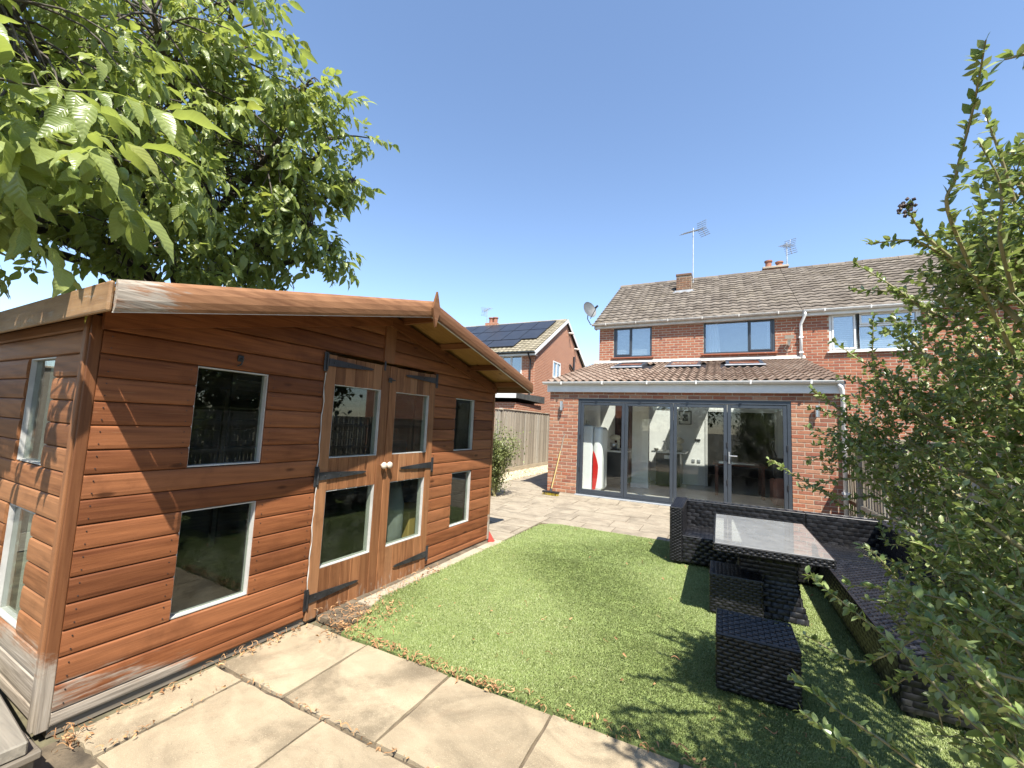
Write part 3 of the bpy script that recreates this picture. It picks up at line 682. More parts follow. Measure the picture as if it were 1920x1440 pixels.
# barge boards, rounded
def barge(sgn):
    q = MB(); ya, yb = -0.115, MID; prof = [(0, 0), (.012, -.004), (.022, .012), (.030, .045), (.030, .085), (.022, .118), (.010, .134), (0, .138)]
    vs = []
    for y in (ya, (ya + yb) / 2, yb):
        z = 1.878 + (y + .10) * RS; Y = y if sgn > 0 else EW - y
        vs += [(OV + d, Y, z + h) for d, h in prof]
    n = len(prof); fs = []
    for i in range(2):
        for k in range(n):
            k2 = (k + 1) % n; a = (i * n + k, i * n + k2, (i + 1) * n + k2, (i + 1) * n + k); fs.append(a if sgn < 0 else a[::-1])
    fs += [tuple(range(n)), tuple(range(3 * n - 1, 2 * n - 1, -1))]
    q.add(vs, fs); q.build('barge_board', M['barge'], shed)
    s = MB(); f = lambda y: (y if sgn > 0 else EW - y); zz = lambda y: 1.872 + (y + .10) * RS
    poly = [(OV + .012, f(ya), zz(ya)), (OV + .012, f(yb), zz(yb)), (OV + .012, f(yb), zz(yb) + .0055), (OV + .012, f(ya), zz(ya) + .0055)]
    s.prism(poly if sgn > 0 else poly[::-1], (.016, 0, 0)); s.build('drip_strip', M['upvc_old'], shed)
barge(1); barge(-1)
fin = MB(); c0 = 2.425
fin.prism([(OV + .054, MID + .0, c0 - .155), (OV + .054, MID + .05, c0), (OV + .054, MID, c0 + .155), (OV + .054, MID - .05, c0)], (.020, 0, 0)); fin.build('finial', M['barge'], shed)
for sgn in (1, -1):                                          # eave boards along the sides
    y0 = -.116 if sgn > 0 else EW + .096
    q = MB(); q.rbox(X0, OV + .001, y0 - (.018 if sgn > 0 else 0), y0 + (.0 if sgn > 0 else .018), 1.872, 2.005, .010, 2); q.build('eave_board', M['eave'], shed)
MB().rbox(-1.30, -1.10, -.16, -.133, 1.84, 2.0, .008).build('eave_block', M['eave'], shed)
# things in the shed
def W(p): c, s = math.cos(-SG), math.sin(-SG); return (-2.771 + p[0] * c - p[1] * s, 0.905 + p[0] * s + p[1] * c, p[2])
ch = thing('padded_chair', 'slate blue padded chair seen through the right shed door', 'chair', W((-1.0, 2.9, .05)))
mb = MB(); mb.rbox(-.62, -.12, 0, .46, .36, .46, .03, 3); mb.v = [W((-1.0 + v[0] + .35, 3.22 + v[1], .08 + v[2])) for v in mb.v]; mb.build('seat', M['blue_fabric'], ch)
mb = MB(); mb.rbox(-.66, -.58, 0, .46, .46, 1.10, .035, 3); mb.v = [W((-1.0 + v[0] + .35, 3.22 + v[1], .08 + v[2])) for v in mb.v]; mb.build('backrest', M['blue_fabric'], ch)
for lx in (-.60, -.16):
    for ly in (.03, .43):
        mb = MB(); mb.tube([(lx, ly, 0), (lx, ly, .37)], .016, 8); mb.v = [W((-1.0 + v[0] + .35, 3.22 + v[1], .08 + v[2])) for v in mb.v]; mb.build('leg', M['black_iron'], ch)
mb = MB(); mb.tube([(-.24, 2.38, .06), (-.23, 2.40, .35), (-.25, 2.43, .62), (-.27, 2.45, .84)], [.10, .11, .105, .06], 14); mb.v = [W(v) for v in mb.v]
prop(mb.build('rolled_mat', M['grey_fabric'], smooth=True), 'upright grey rolled mat behind the lower right shed door pane', 'mat')
mb = MB(); mb.rbox(-.56, -.18, 2.60, 3.02, .055, .52, .01); mb.v = [W(v) for v in mb.v]
prop(mb.build('storage_box', M['card']), 'mustard yellow box on the shed floor behind the right door', 'box')
sh = thing('shelf_rack', 'dark shelf rack against the back wall inside the shed', 'shelf', W((-2.2, 1.4, .05)))
for z in (.55, 1.05, 1.5):
    mb = MB(); mb.box(-2.37, -2.05, .9, 2.5, z, z + .025); mb.v = [W(v) for v in mb.v]; mb.build('shelf', M['old_wood_y'], sh)
for y_ in (.92, 1.7, 2.46):
    mb = MB(); mb.box(-2.08, -2.04, y_ - .02, y_ + .02, .05, 1.7); mb.v = [W(v) for v in mb.v]; mb.build('upright', M['old_wood_y'], sh)
# red piece by the far corner
mb = MB(); mb.prism([(-2.585, 4.70, 0.0), (-2.535, 4.76, 0.0), (-2.60, 4.73, 0.12)], (-.015, .035, 0)); mb.rbox(-2.60, -2.53, 4.69, 4.76, 0.0, .014, .004)
prop(mb.build('plastic_wedge', M['red_plastic']), 'small red plastic wedge standing at the far foot of the shed', 'wedge')

# old decking at the lower left
dk = thing('decking', 'low deck of weathered grey boards beside the near shed corner', 'decking', (-3.2, 0.2, 0))
for i in range(8):
    x1 = -2.35 - i * .128; MB().rbox(x1 - .120, x1, -0.9, 0.775, 0.115, 0.145, .005).build('deck_board', M['old_wood_y'], dk)
MB().box(-3.4, -2.395, 0.70, .768, -.05, .113).box(-2.44, -2.395, -.9, .70, -.05, .113).build('bearer', M['old_wood'], dk)
mb = MB(); mb.rbox(-.55, .55, -.045, .045, 0, .05, .006); th = -.08
mb.v = [(-2.91 + v[0] * math.cos(th) - v[1] * math.sin(th), 0.735 + v[0] * math.sin(th) + v[1] * math.cos(th), 0.147 + v[2]) for v in mb.v]
prop(mb.build('loose_batten', M['old_wood']), 'rough grey timber batten lying on the deck boards', 'timber')
mb = MB(); mb.lathe([(.004, -.026), (.024, -.016), (.034, 0), (.026, .018), (.006, .027)], (-2.52, .60, .172), (.2, .1, 1), 14)
prop(mb.build('round_stone', M['pebble'], smooth=True), 'smooth brown stone on the deck boards', 'stone')

# ================================================================== HOUSES
def brick_mesh(seed, L=.215, H=.0615, D=.03):
    r_ = random.Random(seed); mb = MB(); c = .004
    mb.rbox(-L / 2, L / 2, -D, 0, -H / 2, H / 2, c, 1)
    mb.v = [(x + r_.uniform(-.0015, .0015), y + r_.uniform(-.001, .001), z + r_.uniform(-.0012, .0012)) for x, y, z in mb.v]
    return mb
def courses(x0, x1, z0, z1, holes, L=.213, J=.012, H=.0628, ph=0):
    """yield (xc, len, zc) of stretcher-bond bricks in a wall with rectangular holes"""
    c = 0; z = z0
    while z + H * .6 < z1:
        zc = z + H / 2; spans = [(x0, x1)]
        for (hx0, hx1, hz0, hz1) in holes:
            if hz0 - H / 2 < zc < hz1 + H * .3:
                ns = []
                for a, b in spans:
                    if hx1 <= a or hx0 >= b: ns.append((a, b)); continue
                    if hx0 > a: ns.append((a, hx0))
                    if hx1 < b: ns.append((hx1, b))
                spans = ns
        for a, b in spans:
            x = x0 - ((L + J) / 2 if (c + ph) % 2 else 0)
            while x < b:
                p, q = max(x, a), min(x + L, b)
                if q - p > .03: yield ((p + q) / 2, q - p, zc)
                x += L + J
        z += .075; c += 1
def grid_wall(mb, x0, x1, y0, y1, z0, z1, holes, axis='x'):
    xs = sorted({x0, x1, *[h for q in holes for h in q[:2] if x0 < h < x1]}); zs_ = sorted({z0, z1, *[h for q in holes for h in q[2:] if z0 < h < z1]})
    for a, b in zip(xs[:-1], xs[1:]):
        for c, d in zip(zs_[:-1], zs_[1:]):
            m, n = (a + b) / 2, (c + d) / 2
            if any(h[0] < m < h[1] and h[2] < n < h[3] for h in holes): continue
            if axis == 'x': mb.box(a, b, y0, y1, c, d)
            else: mb.box(y0, y1, a, b, c, d)
    return mb
def tile_mesh(mat, w=.33, L=.34, amp=.024, rolls=2, lift=.024, n=14):
    mb = MB(); vs = []
    for j, (y, o) in enumerate(((0, lift), (L * .5, lift * .5), (L, 0.0))):
        for i in range(n + 1):
            x = w * i / n; s = 0.5 - 0.5 * math.cos(2 * PI * rolls * i / n)
            vs.append((x - w / 2, y, o + amp * (s ** 1.3)))
    fs = [(j * (n + 1) + i, j * (n + 1) + i + 1, (j + 1) * (n + 1) + i + 1, (j + 1) * (n + 1) + i) for j in range(2) for i in range(n)]
    b = len(vs)
    vs += [(vs[i][0], 0.004, vs[i][2] - .014) for i in range(n + 1)]
    fs += [(b + i, b + i + 1, i + 1, i) for i in range(n)]
    mb.add(vs, fs); return mb.mesh('roof_tile', mat, True)
def tile_join(mb, me, pos, ang):
    c, s = math.cos(ang), math.sin(ang)
    mb.add([(pos[0] + v.co.x, pos[1] + v.co.y * c - v.co.z * s, pos[2] + v.co.y * s + v.co.z * c) for v in me.vertices], [tuple(p.vertices) for p in me.polygons])
def gutter(parent, x0, x1, y, z, r=.055, mat=None, name='gutter'):
    mb = MB(); n = 10; vs = []
    for x in (x0, x1):
        for rr in (r, r - .006):
            for k in range(n + 1):
                t = PI + PI * k / n; vs.append((x, y + rr * math.cos(t), z + rr * math.sin(t)))
    m = n + 1; fs = []
    for k in range(n): fs += [(k, k + 1, 2 * m + k + 1, 2 * m + k), (m + k + 1, m + k, 3 * m + k, 3 * m + k + 1)]
    fs += [(0, 2 * m, 3 * m, m), (n, m + n, 3 * m + n, 2 * m + n)]
    for o in (0, 2 * m): fs += [(o + k, o + m + k, o + m + k + 1, o + k + 1) for k in range(n)]
    mb.add(vs, fs); g_ = mb.build(name, mat or M['upvc'], parent, smooth=False)
    x = x0 + .45
    while x < x1 - .2:
        b = MB(); b.box(x - .014, x + .014, y - r - .004, y + r, z - r - .006, z - r * .55); b.box(x - .014, x + .014, y - r - .006, y - r + .004, z - r, z + .008)
        b.build('bracket', mat or M['upvc'], g_); x += .92
    return g_

house = thing('brick_house', 'red brick house with grey patio doors in its low tiled extension', 'house', (-0.8, 11, 0))
YE, YH = 8.95, 13.0
EX0, EX1 = -3.49, 1.885
DX0, DX1, DZ = -2.82, 1.15, 2.095
# extension wall
ext = MB()
grid_wall(ext, EX0 + .004, EX1 - .004, YE + .0035, YE + .25, -0.05, 2.40, [(DX0, DX1, -0.05, DZ)])
ext.box(EX0 + .004, EX0 + .2, YE + .25, YH, -.05, 2.40); ext.box(EX1 - .2, EX1 - .004, YE + .25, YH, -.05, 2.40)
extw = ext.build('extension_wall', M['mortar'], house)
bme = [brick_mesh(i).mesh('brick', M['brick_new']) for i in range(4)]
nb = 0
for xc, ln, zc in courses(EX0, EX1, 0.012, 2.24, [(DX0, DX1, -.05, DZ)]):
    o = inst('brick', random.choice(bme), extw, (xc, YE + .034 + random.uniform(-.0025, .001) - .03 + .03, zc), (random.uniform(-.004, .004), 0, random.uniform(-.006, .006)), (ln / .215, 1, 1)); nb += 1
    o.location.y -= .004
# extension side walls' bricks are out of sight; a brick texture covers them
MB().box(EX0 - .012, EX0 + .003, YE + .06, YH, -.05, 2.40).build('side_wall', M['brick_y'], house)
MB().box(EX1 - .003, EX1 + .012, YE + .06, YH, -.05, 2.40).build('side_wall', M['brick_y'], house)
# fascia, gutter
MB().rbox(EX0 - .05, EX1 + .03, YE - .075, YE - .055, 2.235, 2.43, .003).box(EX0 - .05, EX1 + .03, YE - .055, YE + .02, 2.236, 2.248).build('fascia', M['upvc'], house)
gutter(house, EX0 - .13, EX1 + .0, YE - .135, 2.455, .058)
MB().tube([(EX1 - .06, YE - .135, 2.40), (EX1 - .03, YE - .12, 2.33), (EX1 + .005, YE - .045, 2.20), (EX1 + .005, YE - .045, 0.0)], .034, 12).build('downpipe', M['upvc'], house, smooth=True)
for z in (.55, 1.3): MB().box(EX1 - .045, EX1 + .055, YE - .083, YE - .004, z - .02, z + .02).build('pipe_clip', M['upvc'], house)
# extension roof: deck with rooflight openings, tiles
EA = math.atan2(3.50 - 2.47, YH - (YE - .13)); EYS, EZS = YE - .13, 2.435
SKY = [(-2.62, -1.86), (-1.23, -0.45), (0.14, 0.94)]; SY0, SY1 = 11.30, 12.45
def on_ext(y): return EZS + (y - EYS) * math.tan(EA)
dkm = MB(); ysplit = [EYS + .06, SY0 + .06, SY1 - .06, YH]; xsp = sorted([EX0 - .08, EX1 + .05] + [v for s_ in SKY for v in (s_[0] + .05, s_[1] - .05)])
for a, b in zip(xsp[:-1], xsp[1:]):
    for c, d in zip(ysplit[:-1], ysplit[1:]):
        if c == ysplit[1] and any(abs(a - (s_[0] + .05)) < 1e-6 for s_ in SKY): continue
        za, zb = on_ext(c), on_ext(d)
        dkm.add([(a, c, za - .05), (b, c, za - .05), (b, d, zb - .05), (a, d, zb - .05), (a, c, za - .006), (b, c, za - .006), (b, d, zb - .006), (a, d, zb - .006)], [(3, 2, 1, 0), (4, 5, 6, 7), (0, 1, 5, 4), (1, 2, 6, 5), (2, 3, 7, 6), (3, 0, 4, 7)])
extr = dkm.build('extension_roof', M['black_plastic'], house)
tme = tile_mesh(M['tile_ext'], w=.332, L=.36, amp=.042, rolls=2, lift=.030, n=16)
gauge = .305; nrow = 14
for r_ in range(nrow):
    y = EYS - .02 + r_ * gauge * math.cos(EA); z = on_ext(y) + .004
    for c in range(17):
        x = EX0 - .08 + .166 + c * .326
        if x + .16 > EX1 + .13: continue
        if y + .2 > SY0 - .02 and y + .12 < SY1 + .02 and any(s_[0] - .10 < x < s_[1] + .10 for s_ in SKY): continue
        inst('roof_tile', tme, extr, (x + random.uniform(-.003, .003), y, z + random.uniform(-.002, .002)), (EA + random.uniform(-.006, .006), 0, random.uniform(-.004, .004)))
MB().prism([(EX0 - .09, YH - .10, on_ext(YH - .10) + .050), (EX0 - .09, YH + .002, on_ext(YH) + .075), (EX0 - .09, YH + .002, on_ext(YH) + .115), (EX0 - .09, YH - .012, on_ext(YH) + .115)][::-1], (-(EX1 - EX0 + .2), 0, 0)).build('lead_flashing', M['upvc_old'], house)
for (a, b) in SKY:
    k = MB()
    for (p0, p1, q0, q1) in ((a, a + .07, SY0, SY1), (b - .07, b, SY0, SY1), (a + .07, b - .07, SY0, SY0 + .08), (a + .07, b - .07, SY1 - .08, SY1)):
        z0, z1 = on_ext(q0), on_ext(q1)
        k.add([(p0, q0, z0 - .04), (p1, q0, z0 - .04), (p1, q1, z1 - .04), (p0, q1, z1 - .04), (p0, q0, z0 + .105), (p1, q0, z0 + .105), (p1, q1, z1 + .105), (p0, q1, z1 + .105)], [(3, 2, 1, 0), (4, 5, 6, 7), (0, 1, 5, 4), (1, 2, 6, 5), (2, 3, 7, 6), (3, 0, 4, 7)])
    s_ = k.build('rooflight', M['anthracite'], extr)
    gp = MB(); q0, q1 = SY0 + .08, SY1 - .08; gp.add([(a + .07, q0, on_ext(q0) + .095), (b - .07, q0, on_ext(q0) + .095), (b - .07, q1, on_ext(q1) + .095), (a + .07, q1, on_ext(q1) + .095)], [(0, 1, 2, 3)]); gp.build('pane', M['glass_roof'], s_)
    fl = MB(); q0 = SY0 - .16; fl.add([(a - .03, q0, on_ext(q0) + .085), (b + .03, q0, on_ext(q0) + .085), (b + .03, SY0, on_ext(SY0) + .095), (a - .03, SY0, on_ext(SY0) + .095)], [(0, 1, 2, 3)]); fl.build('apron_flashing', M['lead'], s_)

# bifold doors
bf = thing('patio_doors', 'four leaf anthracite grey folding glass doors in the extension', 'door', (-.8, YE, 0))
fo = MB(); YD = YE + .03
fo.rbox(DX0, DX0 + .06, YD - .02, YD + .06, .0, DZ, .003); fo.rbox(DX1 - .06, DX1, YD - .02, YD + .06, 0, DZ, .003)
fo.rbox(DX0 + .06, DX1 - .06, YD - .02, YD + .06, DZ - .075, DZ, .003); fo.rbox(DX0 + .06, DX1 - .06, YD - .02, YD + .06, 0.0, .045, .003)
fo.build('outer_frame', M['anthracite'], bf)
lw = (DX1 - DX0 - .12) / 4
for i in range(4):
    a = DX0 + .06 + i * lw + .003; b = a + lw - .006; z0, z1 = .050, DZ - .080; s_ = .062
    k = MB(); k.rbox(a, a + s_, YD - .012, YD + .045, z0, z1, .004); k.rbox(b - s_, b, YD - .012, YD + .045, z0, z1, .004)
    k.rbox(a + s_, b - s_, YD - .011, YD + .044, z0, z0 + .085, .004); k.rbox(a + s_, b - s_, YD - .011, YD + .044, z1 - s_, z1, .004)
    lf = k.build('door_leaf', M['anthracite'], bf)
    MB().box(a + s_, b - s_, YD + .012, YD + .018, z0 + .085, z1 - s_).build('pane', M['glass'], lf)
    if i in (2, 3):
        for z in (.55, 1.25): MB().rbox(b - .012, b + .012, YD - .028, YD - .013, z - .05, z + .05, .003).build('hinge', M['black_plastic'], lf)
    if i == 0:
        for z in (.55, 1.25): MB().rbox(a - .012, a + .010, YD - .028, YD - .013, z - .05, z + .05, .003).build('hinge', M['black_plastic'], lf)
    if i == 3:
        h = MB(); h.rbox(a + .012, a + .042, YD - .024, YD - .013, .90, 1.12, .004); h.tube([(a + .027, YD - .02, 1.05), (a + .027, YD - .062, 1.05), (a + .16, YD - .062, 1.05)], .010, 10)
        h.build('handle', M['steel'], lf)
    if i == 2:
        h = MB(); h.rbox(b - .042, b - .012, YD - .022, YD - .013, .96, 1.06, .003); h.build('handle', M['black_plastic'], lf)
MB().rbox(DX0 - .01, DX1 + .01, YE - .075, YE + .012, -.005, .018, .003).build('sill', M['grey_cill'], bf)

# kitchen behind the doors
km = MB(); KY = 12.72
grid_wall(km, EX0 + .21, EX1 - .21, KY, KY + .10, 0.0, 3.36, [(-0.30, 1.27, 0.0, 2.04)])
for xa in (EX0 + .215, EX1 - .201): km.prism([(xa, YE + .251, 0), (xa, KY, 0), (xa, KY, 3.30), (xa, YE + .251, 2.42)], (.014, 0, 0))
km.build('inner_wall', M['plaster'], house)
MB().add([(EX0 + .2, YE + .252, 2.30), (EX1 - .2, YE + .252, 2.30), (EX1 - .2, 11.2, 2.70), (EX0 + .2, 11.2, 2.70)], [(0, 1, 2, 3)]).build('ceiling', M['plaster'], house)
MB().box(EX0 + .2, EX1 - .2, YE + .10, 16.5, -.04, .012).build('floor', M['floor_tile'], house)
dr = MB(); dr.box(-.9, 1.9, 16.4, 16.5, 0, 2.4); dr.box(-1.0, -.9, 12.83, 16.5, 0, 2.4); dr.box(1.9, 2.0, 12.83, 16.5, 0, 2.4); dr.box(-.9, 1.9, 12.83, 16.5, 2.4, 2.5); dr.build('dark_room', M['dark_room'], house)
ar = MB(); ar.box(-.36, -.30, KY - .02, KY + .12, 0.0, 2.10); ar.box(1.27, 1.33, KY - .02, KY + .12, 0, 2.10); ar.box(-.30, 1.27, KY - .02, KY + .12, 2.04, 2.10); ar.build('architrave', M['upvc'], house)
MB().box(-2.02, -1.62, 11.05, 11.25, 0.012, 2.66).box(-2.04, -1.60, 11.03, 11.27, .012, .12).build('pier', M['plaster'], house)
fr = thing('fridge', 'white rounded fridge with a red curved panel behind the left patio door', 'fridge', (-2.75, 9.95, .012))
MB().rbox(-2.97, -2.60, 9.40, 9.98, .03, 1.50, .035, 4).build('body', M['fridge'], fr, smooth=False)
MB().rbox(-2.595, -2.375, 9.39, 9.97, .05, 1.49, .09, 6).build('fridge_door', M['fridge'], fr, smooth=True)
k = MB(); pts = [(-2.595 + .02, 9.383, .08)]; 
for i in range(13): t = i / 12; pts.append((-2.595 + .02 + .125 * math.sin(PI * min(1, .18 + t * .5)) * (1 if t < .6 else (1 - (t - .6) / .4) ** .6), 9.383, .09 + .86 * t))
pts.append((-2.595 + .02, 9.383, .97)); k.prism(pts, (0, -.006, 0)); k.build('red_panel', M['red'], fr)
MB().rbox(-2.93, -2.66, 9.48, 9.88, 1.502, 1.52, .004).build('tray', M['grey_cill'], fr)
mb = MB().lathe([(.035, 0), (.04, .09), (.038, .10)], (-2.78, 9.6, 1.522), (0, 0, 1), 14); prop(mb.build('mug', M['cream'], smooth=True), 'small pale mug on top of the white fridge', 'mug')
un = thing('kitchen_unit', 'black kitchen cabinet with white worktop beside the fridge', 'cabinet', (-2.3, 11, .012))
MB().rbox(-2.70, -2.06, 10.4, 12.0, .10, .88, .005).build('cabinet', M['cabinet'], un); MB().rbox(-2.72, -2.03, 10.38, 12.0, .885, .925, .005).build('worktop', M['worktop'], un)
MB().rbox(-2.70, -2.3, 12.1, 12.7, .1, 2.2, .005).build('tall_cabinet', M['mahogany'], un)
mx = thing('food_mixer', 'cream food mixer on the black kitchen unit', 'mixer', (-2.35, 10.6, .93))
MB().rbox(-2.45, -2.22, 10.5, 10.7, .926, .96, .015, 2).build('base', M['black_plastic'], mx); MB().rbox(-2.30, -2.24, 10.56, 10.64, .96, 1.2, .02, 2).build('column', M['cream'], mx); MB().lathe([(.02, -.16), (.06, -.12), (.07, 0), (.06, .08), (.02, .1)], (-2.33, 10.6, 1.24), (1, 0, 0), 16).build('head', M['cream'], mx, smooth=True); MB().lathe([(.05, 0), (.09, .05), (.10, .14)], (-2.38, 10.6, .965), (0, 0, 1), 16).build('bowl', M['steel'], mx, smooth=True)
pn = thing('peninsula', 'white worktop peninsula on dark cabinet in the middle of the kitchen', 'worktop', (-1.2, 11.6, .012))
MB().rbox(-1.50, -.92, 11.62, 12.6, .05, .89, .005).build('cabinet', M['cabinet'], pn); MB().rbox(-1.60, -.78, 11.45, 12.7, .892, .932, .006).build('worktop', M['worktop'], pn)
MB().rbox(-1.30, -1.12, 11.60, 11.618, .74, .83, .004).build('socket', M['upvc'], pn)
mb = MB().lathe([(.035, 0), (.036, .16), (.015, .20), (.013, .24)], (-1.28, 11.6, .934), (0, 0, 1), 14).rbox(-1.34, -1.24, 11.585, 11.615, 1.165, 1.20, .006)
prop(mb.build('spray_bottle', M['upvc'], smooth=False), 'white spray bottle on the kitchen peninsula', 'bottle')
mb = MB().lathe([(.03, 0), (.055, .03), (.06, .05), (.05, .06)], (-1.50, 11.62, .934), (0, 0, 1), 14); prop(mb.build('bowl', M['cream'], smooth=True), 'small cream bowl on the peninsula beside the spray bottle', 'bowl')
mb = MB().lathe([(.05, 0), (.08, .02), (.09, .14), (.02, .2), (.07, .22), (.13, .26), (.12, .32), (.03, .38)], (-.95, 11.75, .934), (0, 0, 1), 16); prop(mb.build('table_lamp', M['cream'], smooth=True), 'squat cream lamp at the end of the peninsula', 'lamp')
pf = thing('picture', 'black framed print on the white kitchen wall', 'picture', (-.87, KY, 1.85))
k = MB(); k.box(-1.03, -.71, KY - .03, KY - .004, 1.66, 1.68); k.box(-1.03, -.71, KY - .03, KY - .004, 2.02, 2.04); k.box(-1.03, -1.01, KY - .03, KY - .004, 1.68, 2.02); k.box(-.73, -.71, KY - .03, KY - .004, 1.68, 2.02); k.build('frame', M['black_plastic'], pf)
MB().box(-1.01, -.73, KY - .012, KY - .003, 1.68, 2.02).build('mount', M['paper'], pf); MB().box(-.94, -.80, KY - .016, KY - .0125, 1.76, 1.94).build('print', M['print'], pf)
mb = MB().rbox(-.62, -.48, KY - .025, KY - .002, 1.22, 1.27, .003)
for i in range(3): mb.tube([(-.60 + i * .05, KY - .025, 1.23), (-.60 + i * .05, KY - .05, 1.22), (-.60 + i * .05, KY - .055, 1.24)], .004, 6)
prop(mb.build('key_rack', M['black_plastic']), 'small black key rack on the sunlit kitchen wall', 'rack')
mb = MB().rbox(-.70, -.62, KY - .02, KY - .002, .63, .71, .003).rbox(-.56, -.48, KY - .02, KY - .002, .63, .71, .003); prop(mb.build('wall_socket', M['galv']), 'double metal wall socket low on the white wall', 'socket')
tb = thing('dining_table', 'dark red wooden dining table behind the right patio doors', 'table', (.5, 11.6, .012))
MB().rbox(-.15, .95, 11.0, 12.0, .72, .76, .006).build('tabletop', M['mahogany'], tb)
for x in (-.07, .87):
    for y in (11.08, 11.92): MB().rbox(x - .035, x + .035, y - .035, y + .035, .012, .719, .005).build('leg', M['mahogany'], tb)
mb = MB().rbox(.25, .72, 11.15, 11.5, .762, .768, .002).rbox(-.02, .2, 11.2, 11.5, .762, .768, .002); prop(mb.build('paper_sheets', M['paper']), 'pale sheets of paper lying on the dining table', 'paper')
sc_ = thing('armchair', 'brown leather armchair at the right end of the kitchen', 'chair', (1.2, 10.2, .012))
MB().rbox(.98, 1.64, 9.9, 10.02, .08, .62, .04, 3).build('backrest', M['terracotta'], sc_); MB().rbox(1.0, 1.62, 10.02, 10.7, .08, .40, .05, 3).build('seat', M['terracotta'], sc_)
MB().rbox(.96, 1.06, 10.03, 10.72, .07, .55, .04, 3).build('arm', M['terracotta'], sc_)
mb = MB().tube([(1.15, 11.4, .0), (1.15, 11.4, 1.0), (1.05, 11.3, 1.25), (1.10, 11.2, 1.38)], .025, 8).tube([(.9, 11.4, .03), (1.4, 11.4, .03)], .03, 8).tube([(1.05, 11.05, 1.38), (1.05, 11.45, 1.30)], .015, 8).rbox(1.10, 1.4, 11.3, 11.5, .5, .95, .06, 3)
prop(mb.build('exercise_bike', M['black_plastic']), 'black exercise bike by the right kitchen wall', 'exercise bike')
pl_ = thing('ceiling_lamp', 'dark pendant lamp hanging over the kitchen peninsula', 'lamp', (-1.25, 11.7, 2.0))
MB().tube([(-1.25, 11.7, 2.2), (-1.25, 11.7, 2.78)], .006, 6).build('cord', M['black_plastic'], pl_); MB().lathe([(.30, 0), (.27, .04), (.10, .14), (.03, .2)], (-1.25, 11.7, 2.0), (0, 0, 1), 20).build('shade', M['steel'], pl_, smooth=True)

# first floor of the house
UX0, UX1 = -3.45, 1.93; EZ = 4.80
WA = (-2.99, -1.84, 3.67, 4.66); WB = (-0.41, 1.335, 3.69, 4.66)
uw = MB(); grid_wall(uw, UX0 + .004, UX1 - .002, YH + .0035, YH + .26, 3.30, EZ - .01, [WA, WB]); uw.box(EX0 + .01, EX1 - .01, YH + .008, YH + .2, 2.4, 3.299)
upper = uw.build('upper_wall', M['mortar'], house)
def brick_bulk(x0, x1, z0, z1, holes, mat, parent, name='brickwork', y=None, ph=0):
    mb = MB(); y = YH if y is None else y
    for xc, ln, zc in courses(x0, x1, z0, z1, holes, ph=ph):
        d = random.uniform(-.002, .0015); c = .004; x_, X_, z_, Z_ = xc - ln / 2, xc + ln / 2, zc - .0308, zc + .0308
        mb.add([(x_, y + .012, z_), (X_, y + .012, z_), (X_, y + .012, Z_), (x_, y + .012, Z_), (x_ + c, y + d, z_ + c), (X_ - c, y + d, z_ + c), (X_ - c, y + d, Z_ - c), (x_ + c, y + d, Z_ - c)], [(4, 5, 6, 7), (0, 1, 5, 4), (1, 2, 6, 5), (2, 3, 7, 6), (3, 0, 4, 7)])
    return prop(mb.build(name, mat, parent), kind='stuff')
brick_bulk(UX0, UX1 + .01, 3.38, EZ, [WA, WB], M['brick_old'], upper)
MB().box(UX0 - .01, UX0 + .003, YH + .05, 20.7, 0, EZ).prism([(UX0 + .003, YH + .05, EZ), (UX0 + .003, 20.7, EZ), (UX0 + .003, 16.88, 7.2)], (.013, 0, 0)).build('gable_wall', M['brick_y'], house)
def window(parent, w, y, fmat, gmat, lights, sillmat, name='window', back='room', sill=True):
    """lights: list of (x0,x1,z0,z1, sash) in the opening"""
    x0, x1, z0, z1 = w; f = MB(); t = .055
    f.rbox(x0, x0 + t, y + .02, y + .09, z0, z1, .003); f.rbox(x1 - t, x1, y + .02, y + .09, z0, z1, .003); f.rbox(x0 + t, x1 - t, y + .021, y + .089, z0, z0 + t, .003); f.rbox(x0 + t, x1 - t, y + .021, y + .089, z1 - t, z1, .003)
    for (a, b, c, d, s_) in lights:
        if a > x0 + t + .01: f.rbox(a - .03, a, y + .022, y + .088, z0 + t, z1 - t, .003)
        if c > z0 + t + .01: f.rbox(a, x1 - t, y + .0225, y + .0875, c - .045, c, .003)
    o = f.build(name, fmat, parent)
    for (a, b, c, d, s_) in lights:
        e = .045 if s_ else 0
        if s_:
            k = MB(); k.rbox(a + .004, a + e, y + .005, y + .075, c + .004, d - .004, .004); k.rbox(b - e, b - .004, y + .005, y + .075, c + .004, d - .004, .004); k.rbox(a + e, b - e, y + .006, y + .074, c + .004, c + e, .004); k.rbox(a + e, b - e, y + .006, y + .074, d - e, d - .004, .004); k.build('sash', fmat, o)
        MB().box(a + e, b - e, y + .045, y + .051, c + e, d - e).build('pane', gmat, o)
    if sill: MB().rbox(x0 - .06, x1 + .06, y - .075, y + .03, z0 - .035, z0 - .002, .004).build('sill', sillmat, o)
    r_ = MB(); Y2 = y + 1.8; e = .3
    r_.add([(x0 - e, y + .27, z0 - e), (x1 + e, y + .27, z0 - e), (x1 + e, y + .27, z1 + .2), (x0 - e, y + .27, z1 + .2), (x0 - e, Y2, z0 - e), (x1 + e, Y2, z0 - e), (x1 + e, Y2, z1 + .2), (x0 - e, Y2, z1 + .2)], [(4, 7, 6, 5), (0, 4, 5, 1), (2, 6, 7, 3), (0, 3, 7, 4), (1, 5, 6, 2)])
    r_.build('room_behind', M['grey_room'], o)
    return o
